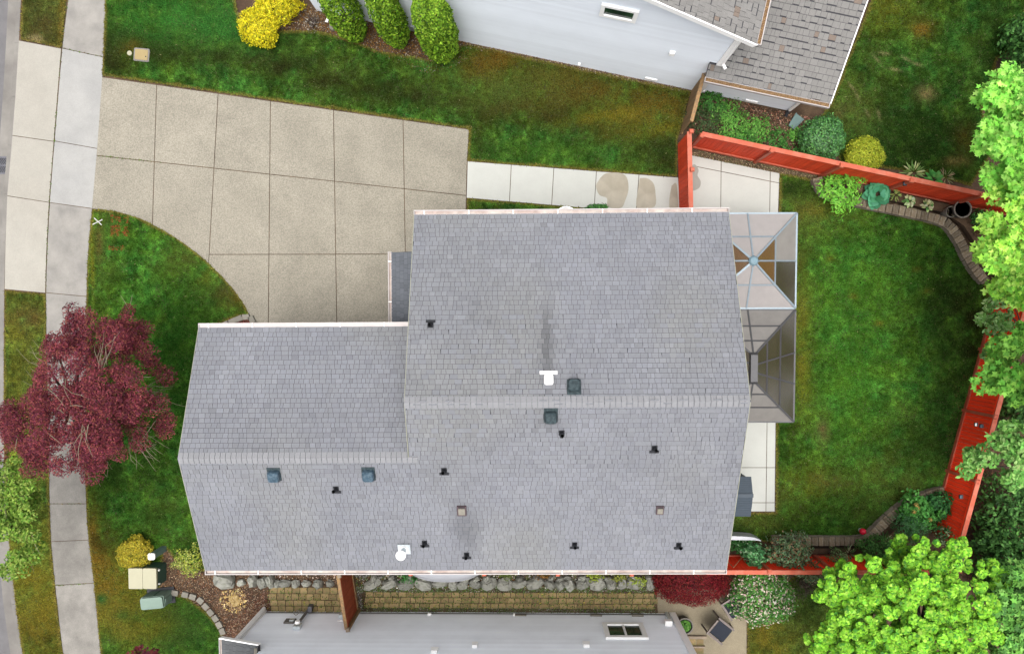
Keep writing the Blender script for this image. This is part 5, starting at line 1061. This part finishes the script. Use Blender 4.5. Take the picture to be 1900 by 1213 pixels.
# --- purple-leaved plum over the sidewalk
PLUM = [(.165, .030, .042), (.12, .020, .031), (.23, .055, .065), (.07, .013, .021), (.19, .058, .042), (.13, .028, .052)]
lob = [(160, 620, 4.6, 55), (225, 635, 4.6, 58), (265, 640, 4.2, 36), (130, 690, 5.4, 60), (200, 700, 6.0, 75), (250, 740, 5.0, 55), (90, 745, 5.0, 55), (60, 780, 4.4, 60), (30, 820, 4.0, 40), (120, 800, 5.4, 70), (190, 800, 5.6, 70), (240, 810, 4.4, 45), (70, 840, 4.2, 40), (170, 850, 4.2, 40), (145, 590, 4.0, 22), (235, 590, 3.8, 22)]
cl = lobes_to_clumps(lob+[(10, 770, 4.2, 34), (105, 650, 4.4, 26), (290, 690, 4.0, 26), (300, 780, 3.8, 26)], 21, (.2, .42), low=-.3)
plum = tree('plum_tree', 'dark red purple leaved tree overhanging the sidewalk', P(160, 745), cl, 62000, (.06, .11), PLUM, 'lance', .17, mt='leafthin', ntwig=28, jit=.28, nl=22, shell=.3)
m = MB()
for (px, py, n) in [(292, 720, 12), (300, 745, 9), (280, 820, 12), (268, 845, 8), (160, 860, 9), (190, 862, 8), (72, 660, 7), (62, 700, 7), (200, 660, 6), (150, 830, 7), (125, 735, 5)]:
    for k in range(n):
        z = random.uniform(3.0, 4.2) if py > 640 and px not in (200, 150, 125) else 6.2; a = P(px+random.uniform(-14, 14), py+random.uniform(-14, 14), z); dv = a[:2]-P(165, 745, z)[:2]; dv = dv/np.linalg.norm(dv) if np.linalg.norm(dv) > .8 else np.array([random.uniform(-1, 1), random.uniform(-1, 1)])
        e = a+np.array([*dv, 0])*random.uniform(.1, .35)+np.array([random.uniform(-.3, .3), random.uniform(-.3, .3), random.uniform(-.2, .2)]); s0 = a-np.array([*dv, 0])*.5
        mid = (s0+e)/2+np.array([random.uniform(-.16, .16), random.uniform(-.16, .16), .1]); m.tube([s0, (s0+mid)/2+[.02, .03, .03], mid, (mid+e)/2+[.03, -.03, .02], e], [.009, .008, .006, .005, .003], 4, caps=False)
tag(m.build('bare_twigs', 'twig', plum), kind='stuff')

# --- bottom-left small green tree, bottom red tree
YG_ = [(.13, .24, .03), (.19, .30, .045), (.08, .17, .02), (.24, .33, .07)]
cl = lobes_to_clumps([(40, 915, 4.2, 46), (25, 960, 4.6, 54), (62, 955, 4.0, 40), (30, 1010, 4.2, 48), (68, 1005, 3.6, 26), (-20, 930, 4.6, 60), (5, 880, 4, 40), (-30, 1000, 4.5, 55), (65, 920, 3.6, 24), (25, 1060, 3.4, 20)], 16, (.18, .34))
tree('street_tree', 'light green street tree at the left edge below the purple tree', P(28, 975), cl, 8000, (.07, .13), YG_, 'oval', .11, mt='leafthin', nl=10, ntwig=16)
cl = lobes_to_clumps([(200, 1225, 3.2, 24), (245, 1218, 3.4, 28), (280, 1222, 3.2, 24), (170, 1235, 3.0, 20), (240, 1260, 3.8, 50)], 16, (.16, .30))
tree('red_maple', 'dark red leaved tree top at the bottom left edge', P(238, 1255), cl, 2600, (.08, .14), PLUM+[(.14, .02, .02)], 'maple', .09, mt='leafthin', nl=8)

# --- bright maples along the right edge
MB_ = [(.25, .64, .085), (.33, .70, .11), (.18, .50, .07), (.40, .74, .15)]; MY = [(.38, .70, .09), (.30, .63, .075), (.48, .76, .14), (.18, .45, .055)]; MG = [(.12, .34, .045), (.08, .25, .03), (.18, .42, .06), (.22, .46, .07)]
def maple(label, base, lobes, n, cols, size=(.12, .25), per=12): 
    return tree('maple_tree', label, base, lobes_to_clumps(lobes+[(lobes[0][0]+210, lobes[4][1], 8.2, 120), (lobes[0][0]+150, lobes[-1][1], 7.4, 80), (lobes[0][0]+150, lobes[4][1], 6.2, 90), (lobes[0][0]+260, lobes[2][1], 6.6, 110)], per, (.2, .44), low=-.25), int(n*6.5), size, cols, 'maple', .16, up=.95, group='bright green maples along the east edge', nl=10, shell=.2, jit=.2)  # last four lobes: unseen crown parts added to darken the gazebo panel reflections
maple('bright green maple at the upper right edge above the red fence', P(1960, 230), [(1850, 180, 5.2, 34), (1870, 160, 5.4, 30), (1838, 210, 5, 34), (1860, 230, 5.6, 46), (1880, 190, 6, 50), (1845, 255, 5, 36), (1875, 280, 5.4, 46), (1910, 240, 6.4, 60), (1905, 320, 5.6, 40), (1840, 330, 4.6, 26), (1875, 340, 4.9, 34)], 1900, MB_)
maple('yellow green maple at the right edge over the stone wall end', P(1975, 440), [(1865, 425, 5.4, 40), (1890, 395, 5.4, 40), (1850, 480, 5.4, 42), (1885, 450, 6, 50), (1870, 510, 5.4, 44), (1900, 490, 6, 50), (1875, 370, 4.8, 26), (1838, 455, 5, 22), (1845, 530, 4.8, 30), (1880, 550, 5, 36)], 1700, MY)
maple('mid green maple at the right edge above the east red fence', P(1980, 650), [(1880, 640, 5, 38), (1900, 600, 5.2, 40), (1855, 690, 4.6, 30), (1880, 700, 5, 40), (1830, 715, 4.2, 18), (1910, 670, 5.6, 55), (1845, 660, 4.4, 22), (1870, 730, 4.5, 22)], 1150, MG)
PALE = [(.20, .36, .10), (.14, .30, .07), (.32, .48, .20), (.09, .22, .045)]
cl = lobes_to_clumps([(1850, 575, 3.4, 26), (1830, 590, 3.2, 18), (1868, 600, 3.4, 22), (1850, 630, 3.2, 20), (1835, 655, 3.0, 16), (1862, 560, 3.6, 24), (1850, 610, 3.3, 18)], 22, (.12, .24)); tree('dogwood_tree', 'pale edged small leaved tree reaching over the east red fence', P(1895, 615), cl, 1200, (.11, .17), PALE, 'oval', .06, up=1, nl=8)
cl = lobes_to_clumps([(1880, 800, 4.2, 34), (1850, 835, 4.2, 30), (1820, 850, 3.8, 20), (1806, 862, 3.5, 10), (1792, 870, 3.4, 7), (1880, 850, 4.6, 44), (1802, 846, 3.4, 7), (1905, 820, 4.6, 50), (1870, 880, 4.2, 28), (1900, 890, 4.4, 40)], 20, (.16, .30)); tree('dogwood_tree', 'leafy tree with oval pale leaves above the brown soil at right', P(1925, 850), cl, 2700, (.12, .20), [(.15, .33, .07), (.10, .26, .05), (.24, .42, .12), (.07, .19, .035)], 'oval', .09, up=1, nl=10)
DKG = [(.035, .10, .022), (.05, .14, .03), (.024, .07, .016), (.08, .20, .045)]
for i, (px, py, r, h, lb) in enumerate([(1885, 760, 30, 1.6, 'dark green shrub on the brown soil below the mid green maple'), (1865, 930, 46, 1.8, 'dark green bush right of the brown soil under the oval leaved tree'), (1890, 985, 46, 2.2, 'dark bush at the right edge beside the lime green tree top'), (1840, 1000, 30, 1.4, 'fine leaved dark bush at the brown soil above the lime green tree'), (1885, 1050, 45, 2.2, 'dark leafy bush at the right edge beside the lime green tree'), (1845, 1062, 30, 1.8, 'dark bush directly right of the lime tree crown'), (1868, 1105, 34, 2.0, 'dark bush between the lime tree and the corner maple'), (1895, 60, 26, 1.6, 'dark bush in the top right corner of the lawn'), (1895, 110, 22, 1.8, 'small leafy bush above the upper right maple')]): shrub('shrub', lb, px, py, r, h, 1500, (.10, .18), DKG, 'oval', lump=.25, group='dark shrubs along the right edge')
cl = lobes_to_clumps([(1885, 1060, 4.2, 34), (1900, 1110, 4.6, 50), (1880, 1150, 4.6, 45), (1890, 1200, 4.6, 55), (1850, 1190, 4.0, 34), (1862, 1120, 3.8, 26), (1860, 1225, 4, 40)], 14, (.22, .4)); tree('maple_tree', 'mid green maple at the bottom right corner beside the lime tree', P(1930, 1150), cl, 1700, (.16, .30), [(.12, .30, .05), (.18, .38, .08), (.08, .22, .04), (.05, .15, .03)], 'maple', .14, group='bright green maples along the east edge', nl=10, up=1)
# --- large lime green tree
LIME = [(.185, .44, .028), (.24, .50, .042), (.12, .33, .028), (.30, .54, .065), (.06, .20, .025)]
lob = [(1690, 1100, 5.6, 110), (1620, 1080, 5.0, 70), (1740, 1060, 5.0, 70), (1570, 1110, 4.6, 60), (1600, 1160, 5.0, 75), (1700, 1180, 5.6, 100), (1780, 1130, 5.0, 75), (1550, 1170, 4.4, 50), (1800, 1180, 4.8, 60), (1640, 1220, 5.2, 90), (1740, 1240, 5.4, 90), (1560, 1215, 4.4, 55), (1700, 1030, 4.4, 44), (1780, 1025, 4.2, 30), (1660, 1035, 4.2, 30), (1830, 1060, 4.2, 34), (1855, 1080, 4.0, 20), (1525, 1105, 4.0, 22), (1510, 1190, 4.0, 22), (1545, 1052, 4.2, 22), (1580, 1050, 4.4, 24)]
cl = lobes_to_clumps(lob, 34, (.09, .21), flat=.62, low=-.2)
tree('lime_tree', 'large bright lime green tree in the lower right corner', P(1690, 1150), cl, 62000, (.065, .125), LIME, 'round', .2, up=.55, wts=[.30, .24, .24, .10, .12], nl=24, jit=.2, shell=.35, flat=.6)

# --- conical thujas against the white house
THU = [(.155, .30, .020), (.21, .37, .030), (.105, .22, .015), (.28, .44, .040), (.05, .115, .010)]
def thuja(label, px, py, R, h, n, heads=((0, 0),)):
    b = P(px, py); t = thing('thuja_tree', label, 'conifer', b, group='clipped thujas against the white house'); m = MB().tube([b, b+np.array([0, 0, h*.8])], [.09, .03], 8); m.build('trunk', 'bark', t); Vs, Fs, Cs, o = [], [], [], 0
    for hi, (dx, dy, hh, rr) in enumerate(heads):
        k = n//len(heads); z = rng.random(k)*hh; prof = rr*np.clip((np.minimum((z/hh+.06)/.30, 1)**.5)*(1-(z/hh)**3.2)**.6, .04, 1); a = rng.uniform(0, 6.28, k)
        prof = prof*(1+.05*np.sin(5*a+z*3+hi)+.04*np.sin(11*a-5*z))*(.76+.28*rng.random(k)**.6); p = np.stack([b[0]+dx*z/hh+prof*np.cos(a), b[1]+dy*z/hh+prof*np.sin(a), z], 1)
        sl_ = np.clip((z/hh-.55)*2, 0, 1); nr = np.stack([np.cos(a)*(1-.5*sl_), np.sin(a)*(1-.5*sl_), .35+sl_], 1)+rng.normal(0, .45, (k, 3)); V, Fi, C = leaves(p, nr, rng.uniform(.055, .115, k), palette(k, THU, None, .28), 'spray'); Vs.append(V); Fs.append(Fi+o); Cs.append(C); o += len(V)
    npmesh('crown', np.concatenate(Vs), np.concatenate(Fs), np.concatenate(Cs), 'leaf', t)
thuja('rightmost tall clipped thuja with twin tips by the white wall', 824, 103, .78, 4.6, 13000, ((-.22, .0, 4.8, .58), (.24, .0, 4.7, .56)))
thuja('middle tall clipped thuja by the white wall', 742, 78, .62, 4.6, 9000, ((-.12, .05, 5.0, .52), (.14, .05, 4.6, .46)))
thuja('leftmost tall clipped thuja nearest the yellow shrubs', 663, 66, .60, 4.8, 9000, ((-.05, .05, 5.2, .56),))
# --- yellow shrubs and other round bushes
YEL = [(.58, .50, .012), (.70, .62, .03), (.44, .39, .012), (.28, .28, .012)]
shrub('shrub', 'bright yellow rounded shrub at the lawn corner, lower of the two', 480, 48, 37, .95, 5200, (.045, .085), YEL, 'oval', sy=1., lump=.09)
shrub('shrub', 'bright yellow rounded shrub at the top edge, upper of the two', 512, 8, 42, 1.15, 5600, (.045, .085), YEL, 'oval', sy=.8, lump=.12)
shrub('shrub', 'golden thread leaved shrub above the cream utility cabinet', 250, 1027, 33, .75, 4200, (.06, .11), [(.40, .33, .025), (.30, .24, .02), (.48, .42, .05), (.18, .17, .02)], 'lance', lump=.08)
shrub('shrub', 'loose yellow green shrub beside the house lower left corner', 351, 1040, 26, .7, 1500, (.05, .08), [(.33, .38, .05), (.24, .30, .05), (.42, .44, .12), (.12, .20, .04)], 'oval', lump=.25)
shrub('shrub', 'round dense dark green shrub in the neighbour bed by the red fence', 1527, 256, 41, 1.25, 4600, (.06, .10), [(.04, .13, .035), (.06, .18, .05), (.025, .08, .02), (.08, .22, .05)], 'oval', lump=.06, mt='leafgloss')
shrub('shrub', 'round yellow green shrub beside the red north fence', 1604, 289, 35, .95, 4000, (.05, .085), [(.30, .34, .025), (.38, .42, .04), (.20, .25, .02)], 'oval', lump=.05)
# red laceleaf maple by the south patio
shrub('laceleaf_maple', 'low dark crimson laceleaf maple mound by the south patio', 1283, 1078, 71, 1.15, 12000, (.05, .10), [(.15, .010, .017), (.11, .008, .013), (.20, .016, .022), (.07, .006, .009), (.17, .024, .016)], 'lance', cat='tree', mt='leafthin', lump=.05, sy=.68, up=.9, jit=.28)
shrub('shrub', 'large speckled white and pink flowering shrub beside the patio chairs', 1413, 1103, 61, 1.5, 5200, (.07, .12), [(.05, .16, .03), (.10, .26, .05), (.55, .50, .42), (.035, .10, .02), (.42, .28, .24)], 'oval', [.34, .28, .18, .12, .08], lump=.08, jit=.12)
shrub('shrub', 'green shrub against the red fence beside the house corner', 1398, 1028, 22, 1.4, 1600, (.07, .12), [(.06, .20, .07), (.10, .28, .10), (.035, .11, .035), (.2, .36, .18)], 'oval', lump=.2)
shrub('shrub', 'dusty green shrub with reddish tips on the south stone wall', 1464, 1028, 38, 1.6, 3200, (.06, .11), [(.08, .14, .06), (.12, .19, .09), (.05, .09, .035), (.20, .13, .07), (.17, .24, .14)], 'oval', lump=.22)
shrub('shrub', 'dusty shrub hanging over the south red fence', 1502, 1058, 20, 1.8, 900, (.06, .10), [(.08, .13, .06), (.05, .09, .035), (.13, .12, .07)], 'oval', lump=.3)
shrub('shrub', 'small olive bush between two gaps of the south red fence', 1556, 1035, 14, 1.3, 700, (.05, .09), [(.12, .20, .07), (.07, .13, .04), (.2, .27, .12)], 'oval', lump=.25, zb=.25)
shrub('shrub', 'dark bush in the corner bed above the lime tree', 1625, 1020, 27, 1.2, 1500, (.07, .12), DKG, 'oval', lump=.2, zb=.25)
shrub('shrub', 'blue green rounded shrub in the corner bed', 1690, 978, 33, 1.0, 2400, (.05, .09), [(.05, .15, .05), (.08, .20, .08), (.03, .09, .03)], 'lance', lump=.12, zb=.25)
shrub('shrub', 'leafy rhododendron with tan flower heads behind the corner stone wall', 1705, 952, 34, .9, 1400, (.10, .17), [(.06, .22, .04), (.09, .28, .06), (.035, .13, .02)], 'oval', lump=.2, zb=.25)
shrub('shrub', 'deep green bush next to the end of the corner stone wall', 1740, 938, 24, .8, 1000, (.09, .15), [(.025, .10, .025), (.04, .15, .04), (.015, .06, .015)], 'oval', lump=.2, zb=.25)
shrub('shrub', 'white speckled bush against the lower end of the east fence', 1752, 990, 20, 1.2, 700, (.06, .10), [(.06, .16, .05), (.3, .4, .22), (.03, .08, .02)], 'oval', lump=.3, zb=.2)
shrub('shrub', 'small dark green shrub by the north gutter over the white path', 1108, 388, 22, .5, 900, (.06, .10), [(.04, .14, .03), (.07, .20, .05), (.02, .07, .015)], 'oval', sy=.4, lump=.15)
shrub('shrub', 'dark green bush under the eave at the back house corner', 1372, 1010, 22, .8, 1100, (.06, .11), [(.015, .06, .012), (.03, .10, .025), (.3, .35, .25)], 'oval', [.5, .44, .06], lump=.2, sy=.7)
shrub('shrub', 'bare grey twiggy shrub beside the yellow shrubs', 578, 40, 20, .5, 160, (.04, .08), [(.35, .33, .3), (.25, .22, .18)], 'lance', nstem=46, lump=.2)
shrub('shrub', 'dark leafless brush behind the speckled shrub', 1497, 1085, 26, .9, 900, (.05, .09), [(.05, .04, .03), (.03, .03, .02), (.08, .06, .045)], 'lance', lump=.3, nstem=20)
# neighbour's bed ground cover plants
for (px, py, r, n, c_, lb) in [(1320, 185, 26, 900, 0, 'low dark leafy plant under the neighbour wall beside the brown fence'), (1310, 225, 30, 900, 1, 'dusky low plant in the corner by the brown fence'), (1350, 210, 24, 800, 2, 'light green leafy plant in the middle of the neighbour bed'), (1365, 240, 26, 900, 2, 'light green leafy plant near the north red fence post'), (1405, 238, 22, 700, 2, 'light green leafy plant left of the mulch clearing'), (1440, 266, 26, 700, 0, 'trailing green plant along the top of the red fence'), (1475, 250, 12, 250, 2, 'small light green plant below the splash block'), (1385, 262, 20, 500, 0, 'trailing green plant by the red fence post'), (1490, 285, 18, 400, 0, 'green trailing plant between the round shrubs')]:
    shrub('ground_plant', lb, px, py, r, .35, n, (.05, .10), [[(.04, .14, .025), (.07, .21, .04)], [(.04, .075, .025), (.06, .09, .035)], [(.11, .30, .045), (.16, .36, .07), (.06, .18, .03)]][c_], 'oval', cat='plant', lump=.35, up=1., nstem=4, group='ground plants in the neighbour bed')
for (px, py, r, lb) in [(1600, 372, 0, ''),]: pass
# bed plants along the north fence
def rosette(name, label, px, py, n, L, cols, kind='oval', zb=.27, w_=1., rise=.5, cat='plant', mt='leaf', group=None):
    c = P(px, py, zb+.1); t = thing(name, label, cat, (c[0], c[1], zb), group=group); m = MB(); cc = palette(n, cols, None, .10)
    for k in range(n):
        a = k*2.4+random.uniform(-.2, .2); rr = L*(.35+.65*((k+.5)/n)**.5); el = rise*(1.2-((k+.5)/n)); d = np.array([math.cos(a), math.sin(a), 0]); s = np.array([-d[1], d[0], 0]); w2 = w_*L*.30; b0 = np.array([c[0], c[1], zb+.02+.22*(1-k/n)])
        prof = [(0.25, .12), (.45, .8), (.65, 1), (.85, .7), (1.0, .03)]; v = []; 
        for q, wq in prof:
            p = b0+d*rr*q+np.array([0, 0, el*rr*(q-.6*q*q)]); v += [p-s*w2*wq+np.array([0, 0, .06*wq*w_]), p, p+s*w2*wq+np.array([0, 0, .06*wq*w_])]
        f = [(i*3+j, (i+1)*3+j, (i+1)*3+j+1, i*3+j+1) for i in range(4) for j in (0, 1)]
        q_ = MB().add(v, f, tuple(cc[k])); q_.build('leaf', mt, t, smooth=True)
    return t
rosette('hosta', 'blue green broad leaved hosta on the north stone wall', 1625, 361, 30, .56, [(.05, .22, .11), (.08, .29, .15), (.035, .15, .075)], w_=.95, rise=.8)
shrub('fern_plant', 'bright green feathery plant on the north stone wall', 1563, 353, 34, .6, 1100, (.10, .19), [(.14, .38, .035), (.20, .46, .06), (.09, .27, .03)], 'lance', cat='plant', lump=.3, up=1.2, zb=.25)
for (px, py, lb) in [(1686, 374, 'small cream variegated plant nearest the hosta in the north bed'), (1720, 382, 'small cream variegated plant next to the brown twig pot')]: rosette('hosta', lb, px, py, 20, .26, [(.40, .46, .22), (.10, .24, .07), (.5, .52, .32)], w_=.7, rise=.8, group='small variegated plants in the north bed')
rosette('hosta', 'thin yellow green grassy tuft between the hosta and variegated plants', 1660, 363, 26, .26, [(.20, .26, .07), (.12, .18, .05)], w_=.25, rise=1.)
rosette('iris_plant', 'spiky cream edged iris clump behind the north red fence', 1692, 322, 34, .50, [(.45, .45, .22), (.20, .30, .10), (.12, .22, .06)], w_=.16, rise=1.2, zb=0); rosette('iris_plant', 'green leafy clump behind the north red fence', 1730, 334, 30, .42, [(.06, .24, .05), (.10, .30, .07)], w_=.4, rise=1., zb=0); rosette('iris_plant', 'dry spiky clump behind the north red fence', 1752, 330, 22, .40, [(.28, .22, .12), (.15, .18, .07)], w_=.12, rise=1.3, zb=0)
shrub('shrub', 'small green bush right of the large dark pot', 1823, 405, 17, .5, 700, (.05, .09), [(.05, .19, .04), (.08, .26, .07), (.03, .11, .02)], 'oval', lump=.25, zb=.27); shrub('ground_plant', 'rusty brown low plant below the large dark pot', 1825, 425, 14, .25, 300, (.04, .08), [(.16, .09, .03), (.10, .07, .03)], 'oval', cat='plant', lump=.3, zb=.27)
# leaves in the round corner pot
d = unit(220); p = np.stack([pc[0]+d[:, 0]*.2, pc[1]+d[:, 1]*.2, .46+np.abs(d[:, 2])*.14], 1); V, Fi, C = leaves(p, d+np.array([0, 0, 1.2]), rng.uniform(.07, .13, 220), palette(220, [(.10, .26, .04), (.16, .34, .07), (.06, .17, .03)]), 'oval'); npmesh('foliage', V, Fi, C, 'leaf', po)
# small plants in the rock border
for (px, py, c_, lb) in [(758, 1074, (.06, .2, .05), 'green fern tucked in the rocks near the boat'), (1105, 1068, (.24, .30, .04), 'yellow green plant among the rocks below the gutter'), (1185, 1078, (.24, .30, .04), 'yellow green plant at the right end of the rocks'), (1150, 1072, (.20, .22, .04), 'olive plant among the rocks right of centre'), (1005, 1064, (.16, .08, .02), 'rusty low plant behind the rocks'), (940, 1064, (.10, .13, .03), 'mossy low plant behind the rocks left of centre')]: shrub('ground_plant', lb, px, py, 15, .4, 260, (.04, .09), [c_, tuple(q*1.3 for q in c_), tuple(q*.6 for q in c_)], 'oval', cat='plant', lump=.35, up=1., nstem=3, sy=.6, group='plants in the rock border')
for (px, py, lb) in [(1640, 1000, 'dark spiky plant behind the south stone wall near its bend'), (1572, 1024, 'spiky plant behind the middle of the south stone wall')]: rosette('iris_plant', lb, px, py, 26, .36, [(.08, .18, .06), (.3, .36, .2), (.05, .12, .03)], w_=.15, rise=1.)
# tan flower heads on the rhododendron
for k, (px, py) in enumerate([(1700, 936), (1703, 942), (1696, 949), (1726, 964)]):
    c = P(px, py, 1.15); d = unit(40); V, Fi, C = leaves(c+d*.07, d, rng.uniform(.03, .05, 40), palette(40, [(.45, .33, .10), (.36, .24, .07)]), 'round'); tag(npmesh('flower_head', V, Fi, C, 'leaf'), ['tan flower head, topmost on the rhododendron', 'tan flower head just below the topmost one', 'tan flower head, third and leftmost on the rhododendron', 'pinkish tan flower head right of the blue green shrub'][k], 'flower', 'tan flower heads in the corner bed')
print('objects', len(bpy.data.objects))
